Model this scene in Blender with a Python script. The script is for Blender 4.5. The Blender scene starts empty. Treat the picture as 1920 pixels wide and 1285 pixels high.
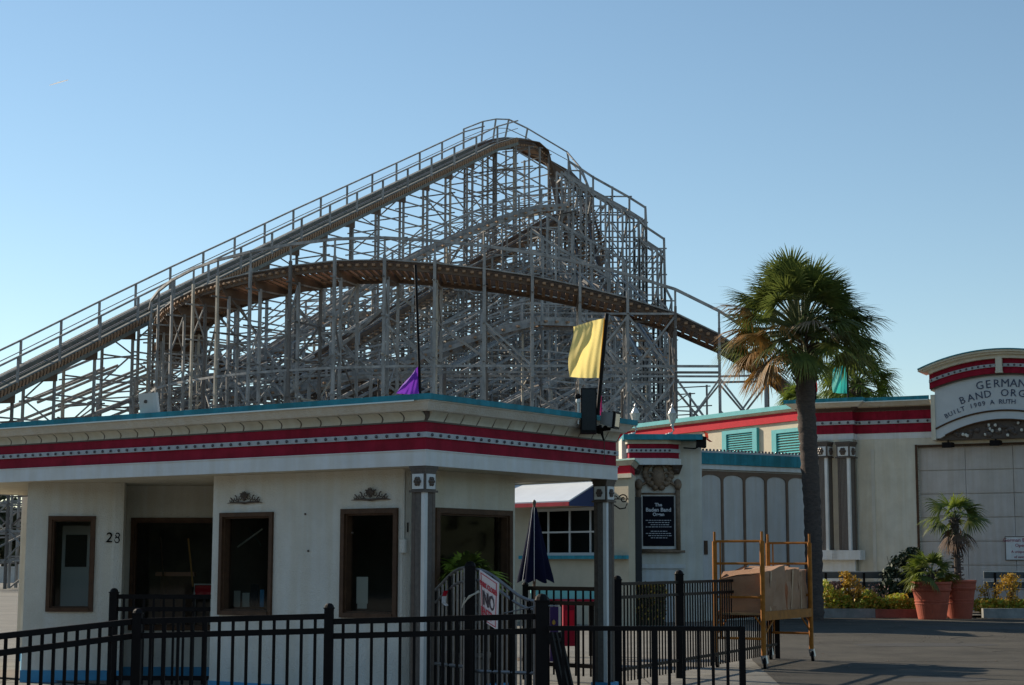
import bpy, math, random
from mathutils import Vector, Matrix, noise
random.seed(7)
S = bpy.context.scene
COL = S.collection
# ------------------------------------------------------------------ camera
F_PX, EYE = 3200.0, 1.4
PITCH = math.atan(413.5/F_PX); ROLL = 0.002
_cp, _sp = math.cos(PITCH), math.sin(PITCH)
_R0 = Vector((1,0,0)); _U0 = Vector((0,-_sp,_cp)); FWD = Vector((0,_cp,_sp))
RT = _R0*math.cos(ROLL)+_U0*math.sin(ROLL); UP = _U0*math.cos(ROLL)-_R0*math.sin(ROLL)
cam_d = bpy.data.cameras.new('camera'); cam = bpy.data.objects.new('camera', cam_d); COL.objects.link(cam)
cam_d.sensor_width = 36; cam_d.lens = F_PX/1920*36; cam_d.clip_start = .1; cam_d.clip_end = 9000
mw = Matrix.Identity(4)
for i,v in enumerate((RT, UP, -FWD)):
    for r in range(3): mw[r][i] = v[r]
mw[2][3] = EYE
cam.matrix_world = mw
S.camera = cam
# ------------------------------------------------------------------ light
SUN_AZ = Vector((-.78,.62)).normalized(); SUN_EL = math.radians(25)
sd = Vector((SUN_AZ.x*math.cos(SUN_EL), SUN_AZ.y*math.cos(SUN_EL), math.sin(SUN_EL)))
sun_l = bpy.data.lights.new('sun','SUN'); sun_l.energy = 4.6; sun_l.angle = math.radians(.5); sun_l.color = (1,.86,.68)
sun = bpy.data.objects.new('sun', sun_l); COL.objects.link(sun)
sun.rotation_mode = 'QUATERNION'; sun.rotation_quaternion = (-sd).to_track_quat('-Z','Y')
world = bpy.data.worlds.new('World'); S.world = world; world.use_nodes = True
nt = world.node_tree; bg = nt.nodes['Background']
sky = nt.nodes.new('ShaderNodeTexSky'); sky.sky_type = 'NISHITA'; sky.sun_disc = False
sky.sun_elevation = SUN_EL; sky.sun_rotation = math.atan2(SUN_AZ.x, SUN_AZ.y)
sky.altitude = 0; sky.air_density = 1.0; sky.dust_density = .05; sky.ozone_density = 1.7
hs = nt.nodes.new('ShaderNodeHueSaturation'); hs.inputs['Saturation'].default_value = 1.0; hs.inputs['Hue'].default_value = .492
nt.links.new(sky.outputs[0], hs.inputs['Color']); nt.links.new(hs.outputs[0], bg.inputs[0]); bg.inputs[1].default_value = .095
S.view_settings.view_transform = 'Standard'; S.view_settings.look = 'None'
S.view_settings.exposure = 0.46; S.view_settings.gamma = 1
# ------------------------------------------------------------------ helpers
def W(px, py, Y):
    d = FWD + RT*((px-960)/F_PX) - UP*((py-642.5)/F_PX)
    t = Y/d.y
    return Vector((d.x*t, Y, EYE+d.z*t))
def hit(P, d, px):
    """distance along ground line P+s*d that shows at pixel column px (at eye height)"""
    k = (px-960)/F_PX*_cp
    return (k*P[1]-P[0])/(d[0]-k*d[1])
def V2(a): return Vector((a[0],a[1]))

MATS = {}
def mat(name, col, rough=.7, var=.0, scale=4., bump=0., bscale=None, metal=0., col2=None, emit=0, spec=.5, transl=0., stretch=None, detail=6, streak=0.):
    if name in MATS: return MATS[name]
    m = bpy.data.materials.new(name); m.use_nodes = True
    t = m.node_tree; b = t.nodes['Principled BSDF']
    b.inputs['Roughness'].default_value = rough; b.inputs['Metallic'].default_value = metal
    b.inputs['Specular IOR Level'].default_value = spec
    c = tuple(col)+(1,)
    b.inputs['Base Color'].default_value = c
    g = t.nodes.new('ShaderNodeNewGeometry')
    src = g.outputs['Position']
    if stretch:
        mp = t.nodes.new('ShaderNodeMapping'); mp.inputs['Scale'].default_value = stretch
        t.links.new(src, mp.inputs['Vector']); src = mp.outputs[0]
    if var or col2:
        n = t.nodes.new('ShaderNodeTexNoise'); n.inputs['Scale'].default_value = scale; n.inputs['Detail'].default_value = detail
        n.inputs['Roughness'].default_value = .65
        t.links.new(src, n.inputs['Vector'])
        r = t.nodes.new('ShaderNodeValToRGB')
        c2 = col2 if col2 else tuple(x*(1-var) for x in col)
        r.color_ramp.elements[0].position = .35; r.color_ramp.elements[1].position = .65
        r.color_ramp.elements[0].color = tuple(c2)+(1,)
        r.color_ramp.elements[1].color = c
        t.links.new(n.outputs['Fac'], r.inputs[0]); t.links.new(r.outputs[0], b.inputs['Base Color'])
    if streak:
        mp2 = t.nodes.new('ShaderNodeMapping'); mp2.inputs['Scale'].default_value = (9,9,.55)
        n3 = t.nodes.new('ShaderNodeTexNoise'); n3.inputs['Scale'].default_value = 1.; n3.inputs['Detail'].default_value = 5
        r3 = t.nodes.new('ShaderNodeValToRGB'); r3.color_ramp.elements[0].position = .42; r3.color_ramp.elements[1].position = .62
        q_ = 1-streak; r3.color_ramp.elements[0].color = (q_,q_*.97,q_*.92,1); r3.color_ramp.elements[1].color = (1,1,1,1)
        mu = t.nodes.new('ShaderNodeMixRGB'); mu.blend_type = 'MULTIPLY'; mu.inputs[0].default_value = 1
        t.links.new(g.outputs['Position'], mp2.inputs['Vector']); t.links.new(mp2.outputs[0], n3.inputs['Vector']); t.links.new(n3.outputs['Fac'], r3.inputs[0])
        old = b.inputs['Base Color'].links[0].from_socket if b.inputs['Base Color'].links else None
        if old: t.links.new(old, mu.inputs[1])
        else: mu.inputs[1].default_value = c
        t.links.new(r3.outputs[0], mu.inputs[2]); t.links.new(mu.outputs[0], b.inputs['Base Color'])
    if bump:
        n2 = t.nodes.new('ShaderNodeTexNoise'); n2.inputs['Scale'].default_value = bscale or scale*6; n2.inputs['Detail'].default_value = 4
        t.links.new(src, n2.inputs['Vector'])
        bp = t.nodes.new('ShaderNodeBump'); bp.inputs['Strength'].default_value = bump; bp.inputs['Distance'].default_value = .02
        t.links.new(n2.outputs['Fac'], bp.inputs['Height']); t.links.new(bp.outputs[0], b.inputs['Normal'])
    if emit:
        b.inputs['Emission Color'].default_value = c; b.inputs['Emission Strength'].default_value = emit
    if transl:
        tr = t.nodes.new('ShaderNodeBsdfTranslucent'); mx = t.nodes.new('ShaderNodeMixShader'); mx.inputs[0].default_value = transl
        o = t.nodes['Material Output']
        for l in list(b.inputs['Base Color'].links): t.links.new(l.from_socket, tr.inputs[0])
        if not b.inputs['Base Color'].links: tr.inputs[0].default_value = c
        t.links.new(b.outputs[0], mx.inputs[1]); t.links.new(tr.outputs[0], mx.inputs[2]); t.links.new(mx.outputs[0], o.inputs[0])
    MATS[name] = m; return m
def glass(name, tint=(.8,.85,.85), refl=.9):
    if name in MATS: return MATS[name]
    m = bpy.data.materials.new(name); m.use_nodes = True; t = m.node_tree
    t.nodes.remove(t.nodes['Principled BSDF']); o = t.nodes['Material Output']
    a = t.nodes.new('ShaderNodeBsdfTransparent'); a.inputs[0].default_value = tint+(1,)
    g = t.nodes.new('ShaderNodeBsdfGlossy'); g.inputs['Roughness'].default_value = .03
    f = t.nodes.new('ShaderNodeFresnel'); f.inputs[0].default_value = 1.45
    mm = t.nodes.new('ShaderNodeMath'); mm.operation='MULTIPLY'; mm.inputs[1].default_value = refl
    t.links.new(f.outputs[0], mm.inputs[0])
    mx = t.nodes.new('ShaderNodeMixShader'); t.links.new(mm.outputs[0], mx.inputs[0])
    t.links.new(a.outputs[0], mx.inputs[1]); t.links.new(g.outputs[0], mx.inputs[2]); t.links.new(mx.outputs[0], o.inputs[0])
    MATS[name] = m; return m

def props(o, label=None, cat=None, group=None, kind=None):
    if label: o['label'] = label
    if cat: o['category'] = cat
    if group: o['group'] = group
    if kind: o['kind'] = kind
    return o
def worldloc(o):
    v = Vector((0,0,0))
    while o: v = v+o.location; o = o.parent
    return v
class MB:
    def __init__(s): s.v=[]; s.f=[]; s.m=[]
    def quad(s, a,b,c,d, m=0):
        n=len(s.v); s.v += [tuple(a),tuple(b),tuple(c),tuple(d)]; s.f.append((n,n+1,n+2,n+3)); s.m.append(m)
    def poly(s, pts, m=0):
        n=len(s.v); s.v += [tuple(p) for p in pts]; s.f.append(tuple(range(n,n+len(pts)))); s.m.append(m)
    def hexa(s, p, m=0):
        """8 points: bottom 4 (ccw), top 4"""
        n=len(s.v); s.v += [tuple(q) for q in p]
        for f in ((0,3,2,1),(4,5,6,7),(0,1,5,4),(1,2,6,5),(2,3,7,6),(3,0,4,7)):
            s.f.append(tuple(n+i for i in f)); s.m.append(m)
    def box(s, x0,x1,y0,y1,z0,z1, m=0):
        s.hexa([(x0,y0,z0),(x1,y0,z0),(x1,y1,z0),(x0,y1,z0),(x0,y0,z1),(x1,y0,z1),(x1,y1,z1),(x0,y1,z1)], m)
    def fbox(s, O, ax, ay, az, a0,a1,b0,b1,c0,c1, m=0):
        O=Vector(O); P=lambda a,b,c: O+ax*a+ay*b+az*c
        s.hexa([P(a0,b0,c0),P(a1,b0,c0),P(a1,b1,c0),P(a0,b1,c0),P(a0,b0,c1),P(a1,b0,c1),P(a1,b1,c1),P(a0,b1,c1)], m)
    def bar(s, p, q, w, h=None, m=0, up=(0,0,1)):
        p=Vector(p); q=Vector(q); h=h or w
        d=q-p
        if d.length<1e-6: return
        d.normalize(); u=Vector(up)
        if abs(d.dot(u))>.95: u=Vector((.53,.85,0)) if abs(u.z)>.5 else Vector((0,0,1))
        sx=d.cross(u).normalized()*(w/2); sy=sx.cross(d).normalized()*(h/2)
        s.hexa([p-sx-sy,p+sx-sy,p+sx+sy,p-sx+sy,q-sx-sy,q+sx-sy,q+sx+sy,q-sx+sy], m)
    def tube(s, pts, rad, n=8, m=0, cap=True):
        pts=[Vector(p) for p in pts]; rr = rad if isinstance(rad,(list,tuple)) else [rad]*len(pts)
        base=len(s.v)
        for i,p in enumerate(pts):
            d=(pts[min(i+1,len(pts)-1)]-pts[max(i-1,0)]).normalized()
            u=Vector((0,0,1)) if abs(d.z)<.9 else Vector((1,0,0))
            a=d.cross(u).normalized(); b=d.cross(a).normalized()
            for k in range(n):
                t=2*math.pi*k/n; s.v.append(tuple(p+(a*math.cos(t)+b*math.sin(t))*rr[i]))
        for i in range(len(pts)-1):
            for k in range(n):
                k2=(k+1)%n; s.f.append((base+i*n+k,base+i*n+k2,base+(i+1)*n+k2,base+(i+1)*n+k)); s.m.append(m)
        if cap:
            s.f.append(tuple(base+k for k in range(n))[::-1]); s.m.append(m)
            s.f.append(tuple(base+(len(pts)-1)*n+k for k in range(n))); s.m.append(m)
    def lathe(s, c, prof, n=20, m=0, wob=0):
        base=len(s.v); c=Vector(c)
        for (r,z) in prof:
            for k in range(n):
                t=2*math.pi*k/n; r2=r*(1+wob*noise.noise((math.cos(t)*2,math.sin(t)*2,z*5)))
                s.v.append((c.x+r2*math.cos(t), c.y+r2*math.sin(t), c.z+z))
        for i in range(len(prof)-1):
            for k in range(n):
                k2=(k+1)%n; s.f.append((base+i*n+k,base+i*n+k2,base+(i+1)*n+k2,base+(i+1)*n+k)); s.m.append(m)
        s.f.append(tuple(base+k for k in range(n))[::-1]); s.m.append(m)
        s.f.append(tuple(base+(len(prof)-1)*n+k for k in range(n))); s.m.append(m)
    def blob(s, c, r, m=0, n=8, k=5):
        c=Vector(c); r=Vector(r) if hasattr(r,'__len__') else Vector((r,r,r))
        base=len(s.v)
        for i in range(k+1):
            a=math.pi*i/k
            for j in range(n):
                t=2*math.pi*j/n; s.v.append((c.x+r.x*math.sin(a)*math.cos(t), c.y+r.y*math.sin(a)*math.sin(t), c.z-r.z*math.cos(a)))
        for i in range(k):
            for j in range(n):
                j2=(j+1)%n; s.f.append((base+i*n+j,base+i*n+j2,base+(i+1)*n+j2,base+(i+1)*n+j)); s.m.append(m)
    def build(s, name, mats, parent=None, smooth=False, origin=None):
        me=bpy.data.meshes.new(name)
        o0 = worldloc(parent) if parent else Vector(origin or (0,0,0))
        me.from_pydata([(v[0]-o0.x,v[1]-o0.y,v[2]-o0.z) for v in s.v], [], s.f)
        if not isinstance(mats,(list,tuple)): mats=[mats]
        for m in mats: me.materials.append(m)
        if len(mats)>1: me.polygons.foreach_set('material_index', s.m)
        if smooth: me.polygons.foreach_set('use_smooth', [True]*len(s.f))
        me.update()
        o=bpy.data.objects.new(name, me); COL.objects.link(o)
        if parent: o.parent=parent
        else: o.location=o0
        return o
def thing(name, label, cat, loc=(0,0,0), group=None, kind=None):
    o=bpy.data.objects.new(name, None); COL.objects.link(o); o.location=loc; o.empty_display_size=.2
    return props(o, label, cat, group, kind)
def inst(name, src, parent, loc):
    """copy of a part mesh at a world place (loc is added to the source's own place)"""
    c=src.copy(); COL.objects.link(c); c.parent=parent; c.location=Vector(src.location)+Vector(loc); c.name=name; return c
def text(mb, s, size, O, ax, az, ay=None, depth=.004, m=0, align='CENTER', weight=0.):
    """lettering laid on the plane O + ax*x + az*z, raised by depth along ay (towards viewer)"""
    cu=bpy.data.curves.new('lettering','FONT'); cu.body=s; cu.size=size; cu.align_x=align; cu.align_y='CENTER'; cu.offset=weight
    cu.extrude=depth/2; cu.resolution_u=2
    ob=bpy.data.objects.new('lettering',cu); COL.objects.link(ob)
    dg=bpy.context.evaluated_depsgraph_get(); me=bpy.data.meshes.new_from_object(ob.evaluated_get(dg))
    n=len(mb.v); O=Vector(O)
    if ay is None: ay=ax.cross(az)
    for v in me.vertices: mb.v.append(tuple(O+ax*v.co.x+az*v.co.y+ay*(v.co.z+depth/2)))
    for p in me.polygons: mb.f.append(tuple(n+i for i in p.vertices)); mb.m.append(m)
    bpy.data.objects.remove(ob); bpy.data.curves.remove(cu); bpy.data.meshes.remove(me)
Z3=Vector((0,0,1))
def v3(a,z=0): return Vector((a[0],a[1],z))
# ------------------------------------------------------------------ materials
stucco=mat('stucco_cream',(.70,.655,.54),.9,.14,2.2,.6,60,streak=.05)
stucco_w=mat('stucco_white',(.70,.68,.61),.9,.14,1.6,.6,60,streak=.05)
cream=mat('cream_paint',(.56,.52,.40),.6,.2,3,.15,30,streak=.07)
whitep=mat('white_paint',(.70,.71,.70),.55,.12,3,.1,30,streak=.05)
teal=mat('teal_paint',(.035,.29,.37),.6,.3,3,.1,20,spec=.2,streak=.2)
tealbright=mat('teal_louvre_paint',(.05,.42,.45),.5,.2,3)
red=mat('maroon_paint',(.33,.012,.035),.7,.3,4,.1,20,spec=.15,streak=.14)
redb=mat('bright_red_paint',(.55,.012,.03),.7,.15,4,spec=.15)
brownw=mat('brown_frame',(.10,.052,.028),.6,.35,8,.2,60,spec=.2)
dbrown=mat('dark_brown_ornament',(.10,.07,.052),.5,.4,20)
blackm=mat('black_powdercoat',(.009,.007,.007),.55,.3,10,spec=.12)
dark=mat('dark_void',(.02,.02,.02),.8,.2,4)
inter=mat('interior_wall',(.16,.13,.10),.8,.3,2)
greyp=mat('grey_strip',(.42,.45,.47),.4,.2,10)
bulbm=mat('bulb_glass',(.05,.045,.06),.12,.0,1,spec=.9)
blueband=mat('blue_base_paint',(.06,.30,.52),.6,.25,3)
metal=mat('galvanised_metal',(.42,.44,.46),.35,.2,6,metal=.8)
pane=glass('window_glass')
wood=mat('weathered_wood',(.36,.36,.355),.85,.0,2.2,.3,30,col2=(.17,.17,.168),stretch=(1,1,.35),detail=8)
woodb=mat('brown_wood',(.15,.105,.075),.85,.0,1.2,.3,30,col2=(.085,.055,.04))
wood_pale=mat('replaced_pale_wood',(.46,.42,.35),.85,.3,2.5)
wood_dark=mat('stained_dark_wood',(.17,.155,.145),.9,.35,2)
WOODS=[wood,wood_pale,wood_dark]
woodt=mat('track_tie_wood',(.36,.22,.13),.85,.3,3)
steelr=mat('steel_rail',(.2,.19,.19),.45,.3,5,metal=.7)
concrete=mat('concrete',(.34,.32,.28),.85,.0,.7,.3,40,col2=(.23,.22,.2))
yellowm=mat('yellow_scaffold_paint',(.42,.155,.02),.6,.35,9,spec=.2)
terracotta=mat('terracotta',(.40,.082,.04),.7,.18,6,.15,40)
# ------------------------------------------------------------------ ground
def sheet(name, pts, z, m, **k):
    mb=MB(); mb.poly([(p[0],p[1],z) for p in pts]); o=mb.build(name,m); props(o,kind='structure',**k); return o
groundm=mat('ground_sandy',(.20,.19,.165),.95,.0,.35,.3,8,col2=(.13,.13,.115))
asphalt=mat('asphalt',(.098,.090,.074),.95,.0,.9,.7,70,col2=(.056,.053,.045),detail=14,spec=.2)
sheet('ground',[(-3000,-300),(3000,-300),(3000,6000),(-3000,6000)],0,groundm)
# plaza paving with joints
pm=mat('plaza_paving',(.21,.20,.17),.9,.0,.9,.4,50,col2=(.14,.135,.118),detail=10)
sheet('pavement',[(-30,2),(30,2),(30,60),(-30,60)],.004,pm)
sheet('asphalt_road',[(2.0,13),(3.1,20),(3.5,25.2),(6.4,44.6),(24,44.6),(22,25.2),(20,13)],.008,asphalt)
mb=MB(); rr=random.Random(8)
for (x,y,w,h,a) in ((7.2,30,1.8,.9,.1),(10.5,38,2.6,1.2,-.05),(5.2,21,.9,.6,.2),(8.8,25.5,1.2,.5,.0)):
    pts=[(x+w*(math.cos(t)*1.0)*(1+.1*rr.random())*.7,y+h*math.sin(t)*(1+.1*rr.random())*.7+a*math.cos(t)) for t in [k*math.pi/5+.3 for k in range(10)]]
    mb.poly([(px_,py_,.0105) for px_,py_ in pts])
props(mb.build('asphalt_patches',mat('asphalt_patch',(.05,.049,.045),.9,.3,3,.5,60)),kind='structure')
mb=MB()
for k in range(7):
    x=rr.uniform(4.5,12); y=rr.uniform(20,42); a=rr.uniform(0,6.28)
    for j in range(14):
        nx=x+math.cos(a)*.3; ny=y+math.sin(a)*.5; mb.bar((x,y,.0112),(nx,ny,.0112),.018,.002); x,y=nx,ny; a+=rr.uniform(-.7,.7)
props(mb.build('asphalt_cracks',mat('crack_dark',(.02,.02,.02),.95)),kind='structure')
mb=MB(); mb.box(8.2,10.4,42.3,42.36,.010,.0125); mb.box(10.7,14.5,41.2,41.26,.010,.0125); props(mb.build('worn_painted_line',mat('worn_line',(.34,.30,.26),.9,.4,9)),kind='structure')
# joints in the paving
mb=MB()
for i in range(9):
    y=12.5+i*1.55
    if y>25.3: break
    mb.box(-8,14,y,y+.018,.0085,.0095)
for i in range(12):
    x=-6+i*1.9; mb.box(x,x+.015,12,25.1,.0100,.0108)
props(mb.build('paving_joints', mat('joint_dark',(.05,.05,.045),.9)),kind='structure')
# ------------------------------------------------------------------ generic pieces
def sweep(mb, path, prof, m=0, closed=False):
    n=len(path); P=[V2(p) for p in path]
    def nrm(i):
        d=(P[(i+1)%n]-P[i]).normalized(); return Vector((d.y,-d.x))
    mit=[]
    for i in range(n):
        if closed or 0<i<n-1:
            a=nrm((i-1)%n); b=nrm(i); h=(a+b); h=h/(1+a.dot(b))
        elif i==0: h=nrm(0)
        else: h=nrm(n-2)
        mit.append(h)
    segs=n if closed else n-1
    for i in range(segs):
        j=(i+1)%n
        for k in range(len(prof)-1):
            (o0,z0),(o1,z1)=prof[k],prof[k+1]
            a=P[i]+mit[i]*o0; b=P[j]+mit[j]*o0; c=P[j]+mit[j]*o1; d=P[i]+mit[i]*o1
            mb.quad((a.x,a.y,z0),(b.x,b.y,z0),(c.x,c.y,z1),(d.x,d.y,z1),m)
def seg_frames(path, closed):
    n=len(path); out=[]
    for i in range(n if closed else n-1):
        a=V2(path[i]); b=V2(path[(i+1)%n]); d=(b-a); L=d.length; d.normalize(); out.append((a,d,Vector((d.y,-d.x)),L))
    return out
def cornice_set(parent, path, Z, OC, OT, bracket, bulbgap, closed=False, bulb_r=.014, visible=None, full=True, lit_edge=None):
    """Z: white_b, red_b, strip_b, strip_t, red_t, scal_t, crown_t, teal_t"""
    wb,rb,sb,st,rt,ct,kt,tt=Z
    mb=MB(); sweep(mb,path,[(-.05,wb),(.012,wb),(.012,rb-.01),(.022,rb-.01),(.022,rb),(-.0,rb)],0,closed); mb.build('white_band',whitep,parent)
    mb=MB(); sweep(mb,path,[(0,rb),(0,rt)],0,closed); mb.build('red_fascia',red,parent)
    ht=st-sb
    mb=MB(); sweep(mb,path,[(0,sb),(ht*.45,sb),(ht*.45,st),(0,st)],0,closed); mb.build('light_strip',greyp,parent)
    mb=MB(); sweep(mb,path,[(0,rt),(.012,rt),(.012,rt+.012),(OC-.02,ct)],0,closed); mb.build('frieze_backing',dbrown,parent)
    mb=MB()
    for (a,d,nv,L) in seg_frames(path,closed):
        nb=max(1,int(L/bracket)); w=L/nb; g=min(.010,w*.05)
        for i in range(nb):
            s0=i*w+g; s1=(i+1)*w-g; pr=[]
            for k in range(6):
                t=k/5; pr.append((.016+(OC)*(t**2.0), rt+.014+(ct-rt-.014)*t))
            for k in range(5):
                (o0,z0),(o1,z1)=pr[k],pr[k+1]
                q=lambda s,o,z: (a.x+d.x*s+nv.x*o, a.y+d.y*s+nv.y*o, z)
                sh0=math.sin(k/5*math.pi)*.02; sh1=math.sin((k+1)/5*math.pi)*.02
                mb.quad(q(s0+sh0,o0,z0),q(s1+sh0,o0,z0),q(s1+sh1,o1,z1),q(s0+sh1,o1,z1))
                for (sa,flip) in ((s0,0),(s1,1)):
                    mb.quad(q(sa+sh0,o0,z0),q(sa+sh1,o1,z1),q(sa+sh1,o1-.03,z1),q(sa+sh0,o0-.03,z0))
    mb.build('scalloped_frieze',cream,parent)
    mb=MB(); sweep(mb,path,[(OC+.005,ct),(OC+.03,ct+.012),(OT-.02,kt-.01),(OT-.005,kt-.01),(OT-.005,kt)],0,closed); mb.build('crown_moulding',stucco_w,parent)
    mb=MB(); sweep(mb,path,[(OT-.06,kt),(OT+.01,kt),(OT+.012,tt),(OT-.10,tt+.01)],0,closed); mb.build('roof_flashing',teal,parent)
    if lit_edge:  # pale strip under the flashing: sunlight on the edge, painted in
        mb=MB(); sweep(mb,lit_edge,[(OT-.01,kt-(tt-kt)*.22),(OT+.016,kt-(tt-kt)*.2),(OT+.016,kt+(tt-kt)*.02),(OT+.0,kt+(tt-kt)*.02)],0,False); mb.build('painted_lit_edge',mat('lit_edge_paint',(.72,.82,.78),.5,spec=.5),parent)
    # bulbs
    src=None; cnt=0
    for (a,d,nv,L) in seg_frames(path,closed):
        nb=int(L/bulbgap)
        for i in range(nb):
            s=(i+.5)*L/nb; p=a+d*s+nv*(ht*.45+bulb_r*.4)
            if visible and not visible(p): continue
            z=(sb+st)/2
            if src is None:
                b=MB(); b.blob((0,0,0),(bulb_r,bulb_r,bulb_r),0,8,6); src=b.build('light_bulb',bulbm,parent,smooth=True)
                # origin is parent's, shift mesh to its own place
                base=worldloc(parent)
                for v in src.data.vertices: v.co+=base
                src.location=Vector((p.x,p.y,z))-base
            else:
                c=src.copy(); COL.objects.link(c); c.parent=parent; c.location=Vector((p.x,p.y,z))-worldloc(parent)
            cnt+=1
    return cnt
def wall(mb, P, Q, z0, z1, openings=(), th=.12, m=0):
    """solid wall from P to Q (outer face on the right of P->Q), openings (s0,s1,zb,zt)"""
    a=V2(P); b=V2(Q); d=(b-a); L=d.length; d.normalize(); nv=Vector((d.y,-d.x)); D=v3(d); N=v3(nv)
    xs=sorted(set([0,L]+[o[0] for o in openings]+[o[1] for o in openings]))
    for i in range(len(xs)-1):
        x0,x1=xs[i],xs[i+1]; zz=[(z0,z1)]
        for o in openings:
            if o[0]<=x0+1e-6 and o[1]>=x1-1e-6: zz=[(z0,o[2]),(o[3],z1)]
        for (u,w) in zz:
            if w-u>1e-4: mb.fbox(v3(a),D,N,Z3,x0,x1,-th,0,u,w,m)
def window(parent, P, Q, s0, s1, zb, zt, fw=.05, proud=.03, depth=.1, name='window', mull=(), fm=None, tr=(), glassm=None):
    a=V2(P); b=V2(Q); d=(b-a).normalized(); nv=Vector((d.y,-d.x)); D=v3(d); N=v3(nv); O=v3(a)
    w=MB()
    w.fbox(O,D,N,Z3,s0-fw,s0,-depth,proud,zb-fw,zt+fw); w.fbox(O,D,N,Z3,s1,s1+fw,-depth,proud,zb-fw,zt+fw)
    w.fbox(O,D,N,Z3,s0,s1,-depth,proud,zt,zt+fw); w.fbox(O,D,N,Z3,s0,s1,-depth,proud+.01,zb-fw,zb)
    # inner stepped moulding
    i=.018
    w.fbox(O,D,N,Z3,s0,s0+i,-depth,proud-.03,zb,zt); w.fbox(O,D,N,Z3,s1-i,s1,-depth,proud-.03,zb,zt)
    w.fbox(O,D,N,Z3,s0+i,s1-i,-depth,proud-.031,zt-i,zt); w.fbox(O,D,N,Z3,s0+i,s1-i,-depth,proud-.031,zb,zb+i)
    f=w.build(name, fm or brownw, parent)
    g=MB(); qq=lambda s,z: O+D*s+N*(-depth+.023)+Z3*z; g.quad(qq(s0+i,zb+i),qq(s1-i,zb+i),qq(s1-i,zt-i),qq(s0+i,zt-i)); g.build('pane', glassm or pane, f)
    if mull or tr:
        g=MB()
        for s in mull: g.fbox(O,D,N,Z3,s-.02,s+.02,-depth+.03,-depth+.06,zb+i,zt-i)
        for z in tr: g.fbox(O,D,N,Z3,s0+i,s1-i,-depth+.031,-depth+.061,z-.02,z+.02)
        g.build('glazing_bar', fm or brownw, f)
    return f
def fluted_column(parent, c, ang, side, z0, z1, capz, capside, cham=.05, trimm=None):
    """square shaft turned so that a chamfered corner faces the street; parts shaft, capital"""
    u=Vector((-math.cos(ang),math.sin(ang),0)); v=Vector((math.sin(ang),math.cos(ang),0)); O=Vector((c[0],c[1],0)); h=side/2
    mb=MB()
    # core (brown) with fluted ribs and pale corner strips
    mb.fbox(O,u,v,Z3,-h,h,-h,h,z0,z1,1)
    n=5; wv=(side-2*cham)
    for i in range(n):
        t=-h+cham+wv*(i+.5)/n; r=wv/n*.27
        for (ax,bx,sg) in ((u,v,-1),(v,u,-1),(u,v,1),(v,u,1)):
            mb.fbox(O,ax,bx,Z3,t-r,t+r,sg*h-(.012 if sg<0 else 0),sg*h+(.012 if sg>0 else 0),z0+.02,z1-.02,2)
    e=.014
    for a in (-1,1):
        for b in (-1,1):
            mb.fbox(O,u,v,Z3,*(sorted((a*(h-cham),a*(h+e)))),*(sorted((b*(h-cham),b*(h+e)))),z0+.001,z1-.001,0 if (a<0 and b<0) else 1)
    mb.build('shaft',[whitep,dbrown,mat('flute_taupe',(.20,.17,.145),.7,.3,30)],parent)
    c2=capside/2; mb=MB()
    hc=capz[1]-capz[0]
    mb.fbox(O,u,v,Z3,-c2*1.18,c2*1.18,-c2*1.18,c2*1.18,capz[0]-.02*hc/.24,capz[0],1)
    mb.fbox(O,u,v,Z3,-c2,c2,-c2,c2,capz[0],capz[1]-hc*.3,1)
    for k,(s,zz0,zz1) in enumerate(((1.03,.70,.78),(1.10,.78,.88),(1.2,.88,1.0))):
        mb.fbox(O,u,v,Z3,-c2*s,c2*s,-c2*s,c2*s,capz[0]+hc*zz0,capz[0]+hc*zz1,1)
    zz0=capz[0]+hc*.05; zz1=capz[0]+hc*.66
    for (ax,bx) in ((u,v),(v,u)):
        for sg in (-1,1):
            lo,hi=sorted((sg*c2,sg*(c2+.008)))
            mb.fbox(O,ax,bx,Z3,-c2*.8,c2*.8,lo,hi,zz0,zz1,0)
            q=O+bx*(sg*(c2+.012))+Z3*((zz0+zz1)/2)
            for k in range(6):
                t=k*math.pi/3; mb.blob(q+ax*(math.cos(t)*c2*.3)+Z3*(math.sin(t)*c2*.34),(c2*.24,)*3,1,6,4)
            mb.blob(q,(c2*.28,)*3,1,6,4)
    mb.build('capital',[whitep,dbrown],parent)
def scroll_ornament(parent, O, ax, ny, w, h, m, name='plaster_scroll'):
    mb=MB(); O=Vector(O)
    def curl(cx,cz,r,turn,sgn,th):
        pts=[]
        for i in range(15):
            t=i/14; a=sgn*(t*turn)+ (math.pi/2 if sgn>0 else math.pi/2); rr=r*(1-.75*t)
            pts.append(O+ax*(cx+rr*math.cos(a))+Z3*(cz+rr*math.sin(a))+ny*.015)
        mb.tube(pts,[th*(1-.4*i/14) for i in range(15)],5)
    for sg in (-1,1):
        for k,(fx,fz,fr) in enumerate(((.40,.22,.20),(.27,.36,.24),(.13,.46,.28),(.34,.12,.14),(.2,.14,.17))):
            curl(sg*fx*w, fz*h, fr*h, 5.5, sg, h*.055)
        mb.tube([O+ax*(sg*w*t)+Z3*(h*.06*math.sin(t*6))+ny*.012 for t in (0,.1,.2,.3,.4,.5)],[h*.10,h*.09,h*.08,h*.07,h*.05,h*.02],5)
    for k in range(-3,4):
        a=math.pi/2+k*.33; mb.tube([O+Z3*(h*.25)+ny*.02, O+ax*(math.cos(a)*h*.42)+Z3*(h*.25+math.sin(a)*h*.5)+ny*.025, O+ax*(math.cos(a)*h*.5)+Z3*(h*.25+math.sin(a)*h*.68)+ny*.02],[h*.03,h*.075,h*.03],5)
    mb.blob(O+Z3*(h*.3)+ny*.02,(h*.15,h*.1,h*.15))
    return mb.build(name, m, parent, smooth=True)
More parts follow.
